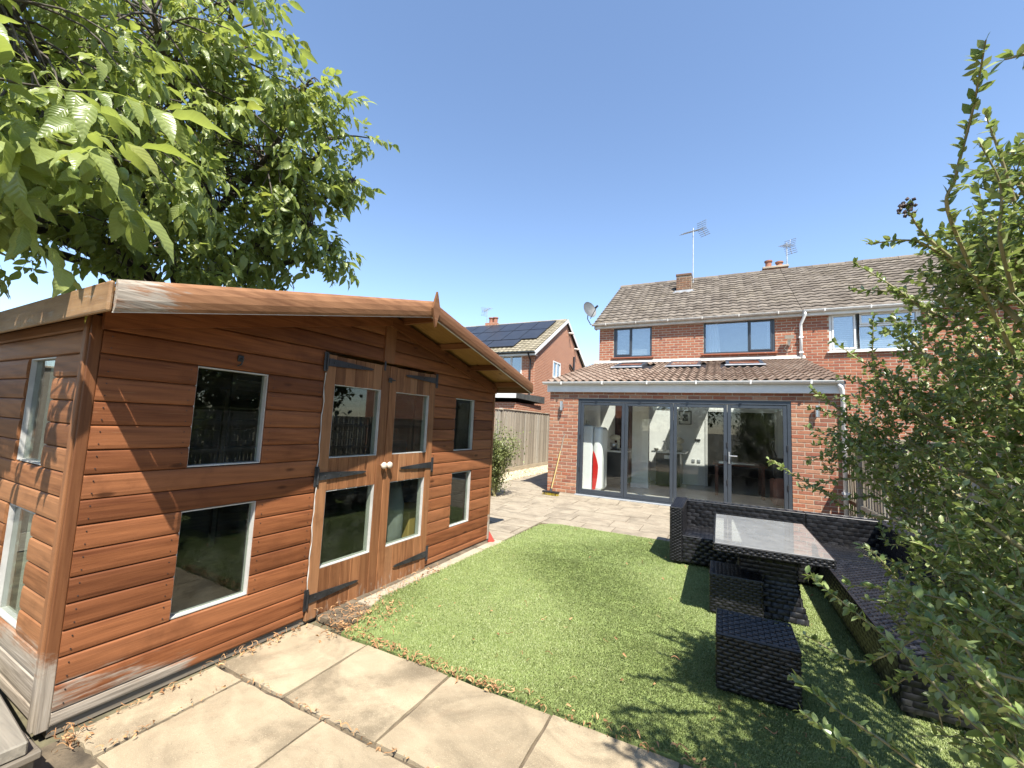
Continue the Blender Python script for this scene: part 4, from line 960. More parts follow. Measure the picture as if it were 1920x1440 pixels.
def blind(o, x0, x1, z0, z1, y, pitch=.045):
    z = z0
    k = MB()
    while z < z1 - .01:
        k.add([(x0, y, z), (x1, y, z), (x1, y + .022, z + pitch * .9), (x0, y + .022, z + pitch * .9)], [(0, 1, 2, 3)]); z += pitch
    prop(k.build('blind_slats', M['blind'], o), kind='stuff')
wa = window(house, WA, YH, M['anthracite'], M['glass_up'], [(WA[0] + .055, -2.46, WA[2] + .055, WA[3] - .055, True), (-2.43, WA[1] - .055, WA[2] + .055, WA[3] - .055, False)], M['brick_old'])
blind(wa, WA[0] + .06, WA[1] - .06, WA[2] + .06, WA[3] - .06, YH + .14)
wb = window(house, WB, YH, M['anthracite'], M['glass_up'], [(WB[0] + .055, .70, WB[2] + .055, WB[3] - .055, False), (.73, WB[1] - .055, WB[2] + .055, WB[3] - .055, True)], M['brick_old'])
def curtain(o, x0, x1, z0, z1, y):
    k = MB(); n = 24; vs = []
    for i in range(n + 1):
        t = i / n
        for z, s_ in ((z1, 1.0), (z0, 1.35)): vs.append((x0 + (x1 - x0) * t * s_, y + .03 * math.sin(t * 26), z))
    k.add(vs, [(2 * i, 2 * i + 1, 2 * i + 3, 2 * i + 2) for i in range(n)]); k.build('curtain', M['curtain'], o, smooth=True)
curtain(wb, WB[0] + .10, WB[0] + .36, WB[2] - .1, WB[3], YH + .22); curtain(wb, WB[1] - .16, WB[1] - .06, WB[2] - .1, WB[3], YH + .22)
# main roof
RY0, RZ0, RYR, RZR = 12.84, 4.735, 16.88, 7.26
RA = math.atan2(RZR - RZ0, RYR - RY0); RL = math.hypot(RZR - RZ0, RYR - RY0)
def main_roof(parent, x0, x1, mat, objs_rows, y0=RY0, z0=RZ0, ang=RA, length=RL, holes=(), amp=.022, cols_w=.235, name='roof'):
    c, s = math.cos(ang), math.sin(ang); yr, zr = y0 + length * c, z0 + length * s
    k = MB(); ta = math.tan(ang); k.prism([(x1, y0 + .09, z0 + .09 * ta - .01), (x1, yr, zr - .01), (x1, yr, zr - .06), (x1, y0 + .09, z0 + .09 * ta - .04)][::-1], (x1 - x0, 0, 0)); k.prism([(x1, yr, zr - .01), (x1, 2 * yr - y0, z0 - .01), (x1, 2 * yr - y0, z0 - .06), (x1, yr, zr - .06)][::-1], (x1 - x0, 0, 0))
    rf = k.build(name, M['black_plastic'], parent)
    me = tile_mesh(mat, w=cols_w + .006, L=.33, amp=amp, rolls=1, lift=.026, n=8)
    gauge = .268; rows_ = int(length / gauge); ga = length / rows_; ncol = int((x1 - x0) / cols_w); cw = (x1 - x0) / ncol
    bulk = MB()
    for r_ in range(rows_):
        for j in range(ncol):
            x = x0 + cw * (j + .5); d = r_ * ga - .03; p = (x, y0 + d * c, z0 + d * s + .003 + random.uniform(-.003, .003))
            if any(h[0] < x < h[1] and h[2] < p[1] + .1 < h[3] for h in holes): continue
            if r_ < objs_rows: inst('roof_tile', me, rf, p, (ang + random.uniform(-.008, .008), 0, random.uniform(-.006, .006)))
            else: tile_join(bulk, me, p, ang + random.uniform(-.008, .008))
    prop(bulk.build('roof_tiling', mat, rf, smooth=True), kind='stuff')
    j = x0
    while j < x1 - .05:
        w = min(.45, x1 - j); q = MB(); vs = []
        for xx, rr in ((j, .115), (j + w - .006, .108)):
            for i in range(9): t = PI * i / 8; vs.append((xx, yr + rr * math.cos(t) * 1.1, zr - .05 + rr * math.sin(t)))
        q.add(vs, [(i, i + 1, 9 + i + 1, 9 + i) for i in range(8)] + [tuple(range(9)), tuple(range(17, 8, -1))]); q.build('ridge_tile', mat, rf, smooth=False); j += .45
    return rf
mrf = main_roof(house, UX0 - .18, UX1, M['tile_main'], 4, holes=[(-1.40, -.86, 15.42, 15.95)])
MB().rbox(UX0 - .14, UX1, YH - .13, YH - .108, 4.60, 4.745, .003).box(UX0 - .14, UX1, YH - .108, YH + .006, 4.602, 4.615).build('fascia', M['upvc_old'], house)
gutter(house, UX0 - .20, UX1 + .0, YH - .195, 4.735, .060, M['upvc_old'])
MB().prism([(UX0 - .14, YH - .13, 4.60), (UX0 - .14, YH - .13, 4.75), (UX0 - .14, RYR, RZR - .06), (UX0 - .14, RYR, RZR - .22), (UX0 - .14, YH + .1, 4.60)], (-.02, 0, 0)).build('verge_board', M['upvc_old'], house)
cn = MB(); cn.box(-1.375, -.885, 15.48, 15.90, 6.2, 6.98)
chim = cn.build('chimney', M['mortar'], house)
brick_bulk(-1.375, -.885, 6.32, 6.95, [], M['brick_chimney'], chim, y=15.47)
MB().rbox(-1.39, -.87, 15.45, 15.93, 6.96, 7.04, .012).build('chimney_cap', M['brick_chimney'], chim)
MB().box(-1.43, -.83, 15.40, 15.47, 6.28, 6.42).box(-1.48, -.78, 15.36, 15.42, 6.27, 6.35).build('lead_flashing', M['lead'], chim)
def aerial(name, base, top, label, boom_dir, L, n, fold=True):
    a = thing(name, label, 'aerial', base)
    b, t = Vector(base), Vector(top); MB().tube([b, t], .018, 8).build('mast', M['galv'], a)
    d = Vector(boom_dir).normalized(); side = d.cross(Vector((0, 0, 1))).normalized(); upv = side.cross(d)
    c = t - Vector((0, 0, .12)); MB().tube([c - d * L * .45, c + d * L * .55], .013, 6).build('boom', M['galv'], a)
    el = MB()
    for i in range(n):
        p = c - d * L * .42 + d * L * .94 * i / (n - 1); w = .17 - .004 * i
        el.tube([p - side * w, p + side * w], .011, 5)
    prop(el.build('elements', M['galv'], a), kind='stuff')
    rf_ = MB(); p = c - d * L * .45
    for s_ in (-1, 1):
        for j in range(4): q = p + upv * s_ * (.04 + .07 * j) - d * .03 * j; rf_.tube([q - side * .2, q + side * .2], .013, 5)
        rf_.tube([p, p + upv * s_ * .27 - d * .1], .01, 5)
    rf_.build('reflector', M['steel'], a)
    return a
aerial('tv_aerial', (-.84, 15.72, 6.75), (-.84, 15.75, 8.80), 'tall mast television aerial strapped to the brick chimney stub', (-.55, -.75, -.42), 1.15, 11)
MB().tube([(-.90, 15.72, 6.85), (-.80, 15.72, 6.85)], .02, 6).build('bracket', M['black_plastic'], bpy.data.objects['tv_aerial'])
ds = thing('satellite_dish', 'dark grey satellite dish on the left corner of the eaves', 'satellite dish', (-3.70, 12.9, 4.8))
k = MB(); n = 24; dn = Vector((.72, -.55, .30)).normalized(); a_ = dn.cross(Vector((0, 0, 1))).normalized(); c_ = a_.cross(dn); o_ = Vector((-3.78, 12.85, 5.22)); vs = []
for rr, h in ((.0, 0), (.11, .008), (.20, .03), (.26, .055), (.265, .06)):
    for i in range(n): t = 2 * PI * i / n; vs.append(o_ + dn * h + (a_ * math.cos(t) * .92 + c_ * math.sin(t) * 1.08) * rr)
k.add(vs, [(j * n + i, j * n + (i + 1) % n, (j + 1) * n + (i + 1) % n, (j + 1) * n + i) for j in range(4) for i in range(n)]); k.build('reflector', M['dish'], ds, smooth=True)
bo = o_ - c_ * .30; ln_ = o_ + dn * .36 - c_ * .10
MB().tube([bo, ln_ - c_ * .03], .012, 8).build('arm', M['dish'], ds); MB().tube([ln_ - dn * .03, ln_ + dn * .08], [.03, .035], 10).build('receiver', M['black_plastic'], ds)
MB().tube([o_ - dn * .04, o_ - dn * .06 - Vector((0, 0, .25)), (-3.74, 12.95, 4.78), (-3.6, 12.99, 4.78)], .016, 8).build('bracket', M['dish'], ds)
for x, lab in ((-3.18, 'steel wall lamp on the left brick pier beside the broom'), (1.525, 'steel wall lamp on the right brick pier behind the shrub')):
    wl_ = thing('wall_lamp', lab, 'lamp', (x, YE - .07, 1.92), group='tube lamps on the brick piers')
    MB().tube([(x, YE - .085, 1.82), (x, YE - .085, 2.02)], .034, 16).build('tube', M['steel'], wl_, smooth=False); MB().rbox(x - .03, x + .03, YE - .06, YE + .004, 1.88, 1.96, .004).build('back_plate', M['steel'], wl_)
sl = thing('security_light', 'cream flood light with sensor under the eaves beside the downpipe', 'lamp', (1.64, 12.9, 3.95))
MB().prism([(1.54, 12.76, 4.09), (1.54, 12.9, 4.09), (1.54, 12.9, 4.02), (1.54, 12.80, 4.0)], (-.2, 0, 0)).build('housing', M['cream'], sl); MB().lathe([(.05, 0), (.035, .05), (.03, .16)], (1.64, 12.88, 4.0), (0, .2, -1), 12).build('sensor', M['cream'], sl); MB().tube([(1.64, 12.9, 3.95), (1.66, 12.985, 3.86)], .02, 8).build('bracket', M['cream'], sl)
MB().tube([(1.60, 12.99, 3.88), (1.55, 12.985, 3.78), (1.60, 12.985, 3.70), (1.70, 12.985, 3.72), (1.72, 12.985, 3.84)], .008, 6).build('cable', M['cream'], sl)
# ---- attached neighbour on the right
nb_ = thing('attached_house', 'right half of the brick pair with white framed window behind the shrub', 'house', (5, 13, 0))
NX0, NX1 = 1.932, 9.0; WC = (2.52, 4.31, 3.65, 4.66)
k = MB(); grid_wall(k, NX0, NX1, YH + .0035, YH + .26, 0, EZ - .01, [WC]); nw = k.build('wall', M['mortar'], nb_)
bmo = [brick_mesh(i + 9).mesh('brick', M['brick_old']) for i in range(4)]; cnt = 0
for xc, ln, zc in courses(NX0, 3.60, 2.30, EZ, [WC]):
    if cnt < 330:
        inst('brick', random.choice(bmo), nw, (xc, YH + .030 + random.uniform(-.0025, .001), zc), None, (ln / .215, 1, 1)); cnt += 1
bulk = MB()
brick_bulk(3.60, NX1, 0.05, EZ, [WC], M['brick_old'], nw); brick_bulk(NX0, 3.60, 0.05, 2.30, [], M['brick_old'], nw)
MB().box(NX1, NX1 + .1, YH, 20.7, 0, EZ).prism([(NX1 + .1, YH, EZ), (NX1 + .1, 20.7, EZ), (NX1 + .1, 16.88, 7.2)], (.1, 0, 0)).build('gable_wall', M['brick_y'], nb_)
wc = window(nb_, WC, YH, M['upvc'], M['glass_up'], [(WC[0] + .055, 3.07, WC[2] + .055, WC[3] - .055, True), (3.14, WC[1] - .055, 4.32, WC[3] - .055, True), (3.14, WC[1] - .055, WC[2] + .055, 4.26, False)], M['upvc'])
blind(wc, WC[0] + .06, WC[1] - .06, WC[2] + .06, WC[3] - .06, YH + .13, .05)
main_roof(nb_, UX1 + .01, NX1 + .15, M['tile_main'], 3)
MB().rbox(UX1 + .004, NX1 + .12, YH - .128, YH - .106, 4.60, 4.745, .003).box(UX1 + .004, NX1 + .12, YH - .106, YH + .006, 4.602, 4.615).build('fascia', M['upvc'], nb_)
gutter(nb_, UX1 + .02, NX1 + .15, YH - .193, 4.735, .060, M['upvc'])
MB().tube([(1.99, 12.80, 4.70), (1.99, 12.80, 4.62), (1.91, 12.93, 4.40), (1.91, 12.94, 4.2), (1.91, 12.94, 3.42)], .036, 12).build('downpipe', M['upvc'], nb_, smooth=True)
for z in (4.05, 3.65): MB().box(1.86, 1.96, 12.90, 12.996, z - .02, z + .02).build('pipe_clip', M['upvc'], nb_)
k = MB(); k.box(1.46, 2.19, 17.25, 17.75, 6.9, 7.56); c2 = k.build('chimney', M['brick_x'], nb_)
MB().rbox(1.42, 2.23, 17.2, 17.8, 7.50, 7.58, .01).build('chimney_cap', M['mortar'], c2)
for x, h, m_ in ((1.63, .30, 'chimney_pot'), (1.97, .22, 'chimney_pot')):
    MB().lathe([(.12, 0), (.10, .04), (.10, h - .06), (.13, h - .05), (.13, h)], (x, 17.5, 7.58), (0, 0, 1), 16).build('chimney_pot', M[m_], c2, smooth=False)
aerial('tv_aerial', (2.21, 17.5, 7.4), (2.21, 17.5, 8.50), 'short television aerial on the shared ridge chimney', (-.5, -.8, -.15), .5, 5)

# ---- detached neighbour on the left
nl = thing('gabled_house', 'brick gable house with black solar panels on its roof behind the fence', 'house', (-9, 19, 0))
GX = -7.5; GY0, GYR, GY1 = 17.2, 21.2, 25.0; GE, GR = 4.74, 7.20
k = MB(); GWIN = (19.45, 20.55, 3.86, 4.72)
grid_wall(k, GY0, GY1, GX - .25, GX, 0, GE, [GWIN], 'y')
k.prism([(GX, GY0, GE), (GX, GY1, GE), (GX, GYR, GR - .08)], (.25, 0, 0)); k.build('gable_wall', M['brick_y'], nl)
NWIN = (-9.24, -8.16, 3.75, 4.66); k = MB(); grid_wall(k, -15, GX - .26, GY0, GY0 + .25, 0, GE, [NWIN]); k.box(GX - .26, GX - .002, GY0 - .002, GY0 + .2, 0, GE); k.build('wall', M['brick_x'], nl)
window(nl, NWIN, GY0 - .02, M['upvc'], M['glass_up'], [(NWIN[0] + .055, -8.70, NWIN[2] + .055, NWIN[3] - .055, True), (-8.67, NWIN[1] - .055, NWIN[2] + .055, NWIN[3] - .055, False)], M['upvc'])
f = MB(); a, b, c, d = GWIN
for (p0, p1, q0, q1) in ((a, a + .07, c, d), (b - .07, b, c, d), (a + .07, b - .07, c, c + .07), (a + .07, b - .07, d - .07, d), ((a + b) / 2 - .03, (a + b) / 2 + .03, c + .07, d - .07)): f.box(GX - .06, GX + .02, p0, p1, q0, q1)
gw = f.build('window', M['upvc'], nl); MB().box(GX - .03, GX - .024, a + .07, b - .07, c + .07, d - .07).build('pane', M['glass_up'], gw); MB().box(GX - .9, GX - .8, a - .3, b + .3, c - .3, d + .2).build('room_behind', M['grey_room'], gw)
GA = math.atan2(GR - GE, GYR - (GY0 - .28)); GL = math.hypot(GR - GE, GYR - (GY0 - .28))
main_roof(nl, -15.0, GX + .06, M['tile_nb'], 0, y0=GY0 - .28, z0=GE + .02, ang=GA, length=GL)
bb = MB()
for (y0, z0, y1, z1) in ((GY0 - .32, GE - .04, GYR, GR + .0), (GYR, GR, 2 * GYR - GY0 + .32, GE - .04)):
    bb.prism([(GX + .14, y0, z0 - .13), (GX + .14, y1, z1 - .13), (GX + .14, y1, z1 + .05), (GX + .14, y0, z0 + .05)], (.022, 0, 0))
    bb.prism([(GX + .118, y0, z0 - .03), (GX + .118, y1, z1 - .03), (GX + .118, y1, z1 + .005), (GX + .118, y0, z0 + .005)], (.118, 0, 0))
bb.build('barge_board', M['upvc'], nl)
MB().box(-15, GX + .1, GY0 - .26, GY0 - .235, GE - .16, GE + .04).box(-15, GX + .1, GY0 - .235, GY0 + .0, GE - .16, GE - .145).build('fascia', M['upvc'], nl)
gutter(nl, -15, GX + .14, GY0 - .33, GE - .02, .06, M['black_plastic'])
MB().tube([(-7.72, GY0 - .33, GE - .08), (-7.70, GY0 - .1, GE - .35), (-7.70, GY0 - .06, 2.7)], .035, 10).build('downpipe', M['black_plastic'], nl)
MB().tube([(GX + .06, 22.6, 5.4), (GX + .06, 22.6, 2.2)], .055, 10).tube([(GX + .06, 22.6, 4.6), (GX + .06, 21.9, 4.85)], .045, 8).build('soil_pipe', M['black_plastic'], nl)
for y_, z_ in ((21.7, 6.6), (22.8, 5.9)): MB().tube([(GX, y_, z_), (GX + .3, y_, z_ - .05)], .06, 8).build('vent', M['upvc_old'], nl)
ca, sa = math.cos(GA), math.sin(GA)
def on_g(x, d, h=.10): return (x, GY0 - .28 + d * ca - h * sa, GE + .02 + d * sa + h * ca)
PAN = [(-8.0 - .97 * i, 1.80 + 0.0, 1.72) for i in range(6)]
for r_, (d0, dl, xs_) in enumerate(((1.62, 1.52, 6), (3.17, 1.52, 6), (.55, 1.02, 0))):
    rng_x = [-7.95 - .97 * i for i in range(xs_)] if xs_ else [-8.72 - 1.56 * i for i in range(3)]
    for x1 in rng_x:
        w = .95 if xs_ else 1.53
        p = MB(); q = [on_g(x1 - w, d0), on_g(x1, d0), on_g(x1, d0 + dl - .02), on_g(x1 - w, d0 + dl - .02)]; lo = [on_g(x1 - w, d0, .06), on_g(x1, d0, .06), on_g(x1, d0 + dl - .02, .06), on_g(x1 - w, d0 + dl - .02, .06)]
        p.add(lo + q, [(3, 2, 1, 0), (4, 5, 6, 7), (0, 1, 5, 4), (1, 2, 6, 5), (2, 3, 7, 6), (3, 0, 4, 7)]); so = p.build('solar_panel', M['panel_frame'], nl)
        e = .014; MB().add([on_g(x1 - w + e, d0 + e, .103), on_g(x1 - e, d0 + e, .103), on_g(x1 - e, d0 + dl - .02 - e, .103), on_g(x1 - w + e, d0 + dl - .02 - e, .103)], [(0, 1, 2, 3)]).build('cell_sheet', M['solar'], so)
k = MB(); k.box(-12.5, -11.75, 21.0, 21.6, 6.9, 7.36); c3 = k.build('chimney', M['brick_x'], nl)
for x in (-12.25, -11.96): MB().lathe([(.15, 0), (.13, .05), (.13, .30), (.17, .31), (.17, .36)], (x, 21.3, 7.36), (0, 0, 1), 14).build('chimney_pot', M['chimney_pot'], c3)
aerial('tv_aerial', (-12.63, 21.4, 7.1), (-12.63, 21.4, 8.40), 'thin television aerial beside the far left chimney pots', (.8, -.5, .05), .8, 6)
# its low rear extension
le = thing('lean_to', 'low brick lean-to with white fascia behind the garden fence', 'extension', (-9, 15.2, 0))
MB().box(-12, -7.10, 14.5, 17.1, 0, 2.30).build('wall', M['brick_x'], le); MB().box(-7.104, -7.085, 14.51, 17.1, 0, 2.3).build('side_wall', M['brick_y'], le)
MB().prism([(-12, 14.30, 2.46), (-6.98, 14.30, 2.46), (-6.98, 14.30, 2.66), (-12, 14.30, 2.66)][::1], (0, -.02, 0)).build('fascia', M['upvc'], le)
MB().add([(-12, 14.33, 2.655), (-6.99, 14.33, 2.655), (-6.95, 17.15, 2.70), (-12, 17.15, 2.70), (-12, 14.33, 2.47), (-6.99, 14.33, 2.47), (-6.95, 17.15, 2.4), (-12, 17.15, 2.4)], [(0, 1, 2, 3), (0, 4, 5, 1), (1, 5, 6, 2), (4, 7, 6, 5)]).build('roof', M['felt'], le)

# ================================================================== FENCES
def fence_y(name, label, X, y0, y1, h, bw, gap, mat, z0=.14, side=1, posts=1.83, cap=True):
    f_ = thing(name, label, 'fence', (X, (y0 + y1) / 2, 0))
    y = y0; me = None
    mb = MB(); mb.rbox(-.009, .009, -bw / 2, bw / 2, 0, h - z0, .003); me = mb.mesh('fence_board', mat)
    i = 0
    while y < y1:
        inst('fence_board', me, f_, (X + (.006 if i % 2 else -.004) + random.uniform(-.002, .002), y + bw / 2, z0), (random.uniform(-.006, .006), 0, random.uniform(-.08, .08))); y += bw + gap; i += 1
    y = y0
    while y < y1 + .2:
        MB().rbox(X - .11, X - .02, y - .045, y + .045, -.05, h + .04, .006).build('post', M['fence'], f_); y += posts
    for z in (.35, h * .55, h - .18): MB().rbox(X - .075, X - .022, y0, y1, z - .035, z + .035, .004).build('rail', M['fence_rail'], f_)
    MB().rbox(X - .02, X + .018, y0, y1, -.05, z0 - .004, .004).build('gravel_board', M['fence_rail'], f_)
    if cap: MB().rbox(X - .035, X + .035, y0, y1, h + .002, h + .026, .004).build('cap', M['fence_rail'], f_)
    return f_
fence_y('board_fence', 'pale close boarded fence leading along the side passage', -5.75, 10.95, 16.0, 1.88, .105, -.008, M['fence'])
fence_y('slat_fence', 'gappy slatted fence panel behind the pale green bush', -5.75, 7.2, 10.9, 1.86, .07, .035, M['fence'])
fence_y('garden_fence', 'weathered board fence along the far side of the shed', -6.5, -5.0, 7.15, 1.85, .14, -.006, M['fence'])
fence_y('slatted_fence', 'grey upright slat fence behind the sofa and the shrub', 2.14, 3.4, 12.6, 1.45, .045, .022, M['fence'], z0=.05)

# ================================================================== GARDEN FURNITURE
ARCH = [(0.0, -0.45), (0.18, 0.62), (0.5, 1.0), (0.82, 0.62), (1.0, -0.45)]
def weave(V, F, o, eu, ev, W_, H_, pu=.085, pv=.036, amp=.011, plain_w=False):
    o, eu, ev = Vector(o), Vector(eu).normalized(), Vector(ev).normalized(); n = eu.cross(ev)
    nv = max(1, round(H_ / pv)); pv = H_ / nv
    if plain_w:
        nu = max(1, round(W_ / pu)); pu = W_ / nu
        for j in range(nv):
            for i in range(nu):
                cu, cv = (i + .5) * pu, (j + .5) * pv; b = len(V); al = (i + j) % 2
                L2 = (pu if al else pv) * .60; w2 = (pv if al else pu) * .44
                for t, h in ((-1, 0), (-.45, .85), (.45, .85), (1, 0)):
                    for q in (-1, 1):
                        a, c = (t * L2, q * w2) if al else (q * w2, t * L2)
                        a = min(max(cu + a, 0), W_); c = min(max(cv + c, 0), H_)
                        V.append(tuple(o + eu * a + ev * c + n * (h * amp)))
                for t in range(3):
                    q = (b + 2 * t, b + 2 * t + 2, b + 2 * t + 3, b + 2 * t + 1); F.append(q if al else q[::-1])
        return
    for j in range(nv):
        u = -pu * (.5 if j % 2 else 0)
        while u < W_:
            b = len(V)
            for t, h in ARCH:
                uu = min(max(u + t * pu * 1.12, 0), W_)
                for q, hh in ((.05, .15), (.5, 1.0), (.95, .15)):
                    V.append(tuple(o + eu * uu + ev * ((j + q) * pv) + n * (amp * h * (.3 + .7 * hh))))
            for t in range(4):
                for q in range(2): F.append((b + 3 * t + q, b + 3 * (t + 1) + q, b + 3 * (t + 1) + q + 1, b + 3 * t + q + 1))
            u += pu
def wicker_box(parent, name, x0, x1, y0, y1, z0, z1, faces='tflrb', top_plain=True, pu=.085, pv=.036, e=.0):
    core = MB().rbox(x0 + .004, x1 - .004, y0 + .004, y1 - .004, z0, z1 - .004, .012, 2).build(name, M['wicker_back'], parent)
    V, F = [], []
    if 't' in faces: weave(V, F, (x0, y0, z1 - .003), (1, 0, 0), (0, 1, 0), x1 - x0, y1 - y0, .032, .032, .008, True) if top_plain else weave(V, F, (x0, y0, z1 - .003), (1, 0, 0), (0, 1, 0), x1 - x0, y1 - y0, pu, pv)
    if 'f' in faces: weave(V, F, (x0, y0 + .003, z0), (1, 0, 0), (0, 0, 1), x1 - x0, z1 - z0 - .005, pu, pv)
    if 'l' in faces: weave(V, F, (x0 + .003, y1, z0), (0, -1, 0), (0, 0, 1), y1 - y0, z1 - z0 - .005, pu, pv)
    if 'r' in faces: weave(V, F, (x1 - .003, y0, z0), (0, 1, 0), (0, 0, 1), y1 - y0, z1 - z0 - .005, pu, pv)
    if 'b' in faces: weave(V, F, (x1, y1 - .003, z0), (-1, 0, 0), (0, 0, 1), x1 - x0, z1 - z0 - .005, pu, pv)
    mb = MB(); mb.v = V; mb.f = F
    w = prop(mb.build('weave', M['wicker'], core, smooth=True), kind='stuff')
    # braided edge round the top
    MB().tube([(x0, y0, z1), (x1, y0, z1), (x1, y1, z1), (x0, y1, z1), (x0, y0, z1)], .007, 6).build('edge_braid', M['wicker'], core)
    return core
# sofa, three modules
s1 = thing('sofa_section', 'black wicker sofa section with the left armrest facing the lawn', 'sofa', (.15, 5.5, 0))
wicker_box(s1, 'seat', -.375, .86, 5.16, 5.86, .035, .315, 'tfl', False)
wicker_box(s1, 'backrest', -.375, .86, 5.80, 5.95, .20, .61, 'tf', False, .092, .045)
wicker_box(s1, 'arm', -.505, -.378, 5.14, 5.96, .035, .615, 'tflr', False, .05, .016)
s2 = thing('corner_section', 'black wicker corner section of the sofa by the slatted fence', 'sofa', (1.25, 5.5, 0))
wicker_box(s2, 'seat', .868, 1.50, 5.16, 5.86, .035, .315, 'tf')
wicker_box(s2, 'backrest', .868, 1.66, 5.80, 5.95, .035, .61, 'tf', False, .092, .045)
wicker_box(s2, 'side_backrest', 1.50, 1.66, 5.16, 5.795, .035, .61, 'tfl', False, .092, .045)
s3 = thing('chaise_section', 'long black wicker seat running towards the camera under the shrub', 'sofa', (1.25, 4.1, 0))
wicker_box(s3, 'seat', .868, 1.50, 3.10, 5.15, .035, .315, 'tfl')
wicker_box(s3, 'backrest', 1.50, 1.66, 3.10, 5.15, .035, .61, 'tfl', False, .092, .045)
for s_, pts in ((s1, [(-.45, 5.2), (.8, 5.2), (-.45, 5.9), (.8, 5.9)]), (s2, [(.95, 5.25), (1.6, 5.9)]), (s3, [(.92, 3.14), (1.6, 3.14), (.92, 5.0), (1.6, 5.0)])):
    for x, y in pts: MB().lathe([(.022, 0), (.022, .034)], (x, y, 0.002), (0, 0, 1), 10).build('foot', M['black_plastic'], s_)
def ottoman(x0, x1, y0, y1, h, label):
    o = thing('footstool', label, 'footstool', ((x0 + x1) / 2, (y0 + y1) / 2, 0), group='wicker footstools')
    wicker_box(o, 'body', x0, x1, y0, y1, .02, h, 'tflr', True, .055, .021)
    for x in (x0 + .04, x1 - .04):
        for y in (y0 + .04, y1 - .04): MB().lathe([(.018, 0), (.018, .018)], (x, y, .002), (0, 0, 1), 8).build('foot', M['black_plastic'], o)
ottoman(-.02, .385, 2.83, 3.20, .32, 'square black wicker footstool standing alone nearest the camera')
ottoman(-.075, .30, 3.95, 4.32, .32, 'black wicker footstool tucked under the left edge of the glass table')
tb2 = thing('wicker_table', 'black wicker garden table with a dusty glass top', 'table', (.34, 4.4, 0))
TX0, TX1, TY0, TY1, TZ = -.045, .725, 3.73, 5.02, .622
wicker_box(tb2, 'table_frame', TX0, TX1, TY0, TY1, TZ - .06, TZ - .006, 'fl', False, .05, .018)
MB().rbox(TX0 + .006, TX1 - .006, TY0 + .006, TY1 - .006, TZ - .005, TZ + .003, .003).build('glass_top', M['table_glass'], tb2)
bx0, bx1, by0, by1 = .09, .62, 4.10, 4.72; prof = [(0, .0), (.12, .035), (.28, .065), (.42, .06), (.56, .02)]
core = MB(); n = len(prof); vs = []
for z, i_ in prof: vs += [(bx0 + i_, by0 + i_, z + .01), (bx1 - i_, by0 + i_, z + .01), (bx1 - i_, by1 - i_, z + .01), (bx0 + i_, by1 - i_, z + .01)]
core.add(vs, [(4 * j + a, 4 * j + (a + 1) % 4, 4 * (j + 1) + (a + 1) % 4, 4 * (j + 1) + a) for j in range(n - 1) for a in range(4)]); ped = core.build('pedestal', M['wicker_back'], tb2)
V, F = [], []
for (z0, i0), (z1, i1) in zip(prof[:-1], prof[1:]):
    m_ = (i0 + i1) / 2; dz, di = z1 - z0, i1 - i0; Ls = math.hypot(dz, di)
    weave(V, F, (bx0 + m_, by0 + i0 - .002, z0 + .01), (1, 0, 0), (0, di, dz), bx1 - bx0 - 2 * m_, Ls)
    weave(V, F, (bx0 + i0 - .002, by1 - m_, z0 + .01), (0, -1, 0), (di, 0, dz), by1 - by0 - 2 * m_, Ls)
    weave(V, F, (bx1 - i0 + .002, by0 + m_, z0 + .01), (0, 1, 0), (-di, 0, dz), by1 - by0 - 2 * m_, Ls)
mb = MB(); mb.v, mb.f = V, F; prop(mb.build('weave', M['wicker'], ped, smooth=True), kind='stuff')
# broom
br = thing('broom', 'wooden handled broom with yellow head leaning on the brick pier', 'broom', (-3.22, 8.5, 0))
MB().tube([(-3.22, 8.50, .10), (-3.10, 8.915, 1.30)], .013, 10).build('handle', M['broom_wood'], br); MB().tube([(-3.145, 8.76, .85), (-3.10, 8.915, 1.30)], .0135, 10).build('grip', M['deadtwig'], br)
MB().rbox(-3.40, -3.03, 8.43, 8.51, .052, .085, .006).lathe([(.03, 0), (.022, .06)], (-3.22, 8.485, .08), (.1, .3, 1), 10).build('head', M['black_plastic'], br)
k = MB()
for i in range(150):
    x = random.uniform(-3.39, -3.04); y = random.uniform(8.435, 8.505); k.tube([(x, y, .056), (x + random.uniform(-.015, .015), y + random.uniform(-.03, .012), .002)], [.004, .0025], 3, False)
prop(k.build('bristles', M['yellow'], br), kind='stuff')

# ================================================================== PLANTS
def leaf_template(width=.45, fold=.12, curl=.15, seg=4):
    """pointed oval leaf, length 1 along +x, folded along the midrib"""
    v = [(0, 0, 0)]; f = []
    prof = [math.sin(PI * (i / seg) ** .85) for i in range(1, seg)]
    for i in range(1, seg):
        t = i / seg; w = width / 2 * prof[i - 1]; zc = -curl * t * t
        wv = .035 * math.sin(t * 15); v += [(t, -w, zc + fold * w + wv), (t, 0, zc - .0), (t, w, zc + fold * w - wv)]
    v.append((1, 0, -curl)); e = len(v) - 1
    f += [(0, 1, 2), (0, 2, 3)]
    for i in range(seg - 2):
        a = 1 + 3 * i; b = a + 3; f += [(a, b, b + 1), (a, b + 1, a + 1), (a + 1, b + 1, b + 2), (a + 1, b + 2, a + 2)]
    a = 1 + 3 * (seg - 2); f += [(a, e, a + 1), (a + 1, e, a + 2)]
    return np.array(v, float), np.array(f)
def leaf_uv(lv, width): return np.column_stack([lv[:, 0], lv[:, 1] / (width / 2)])
def rot_frame(d, upv):
    d = Vector(d).normalized(); y = Vector(upv).cross(d).normalized(); z = d.cross(y); return np.array([d, y, z])
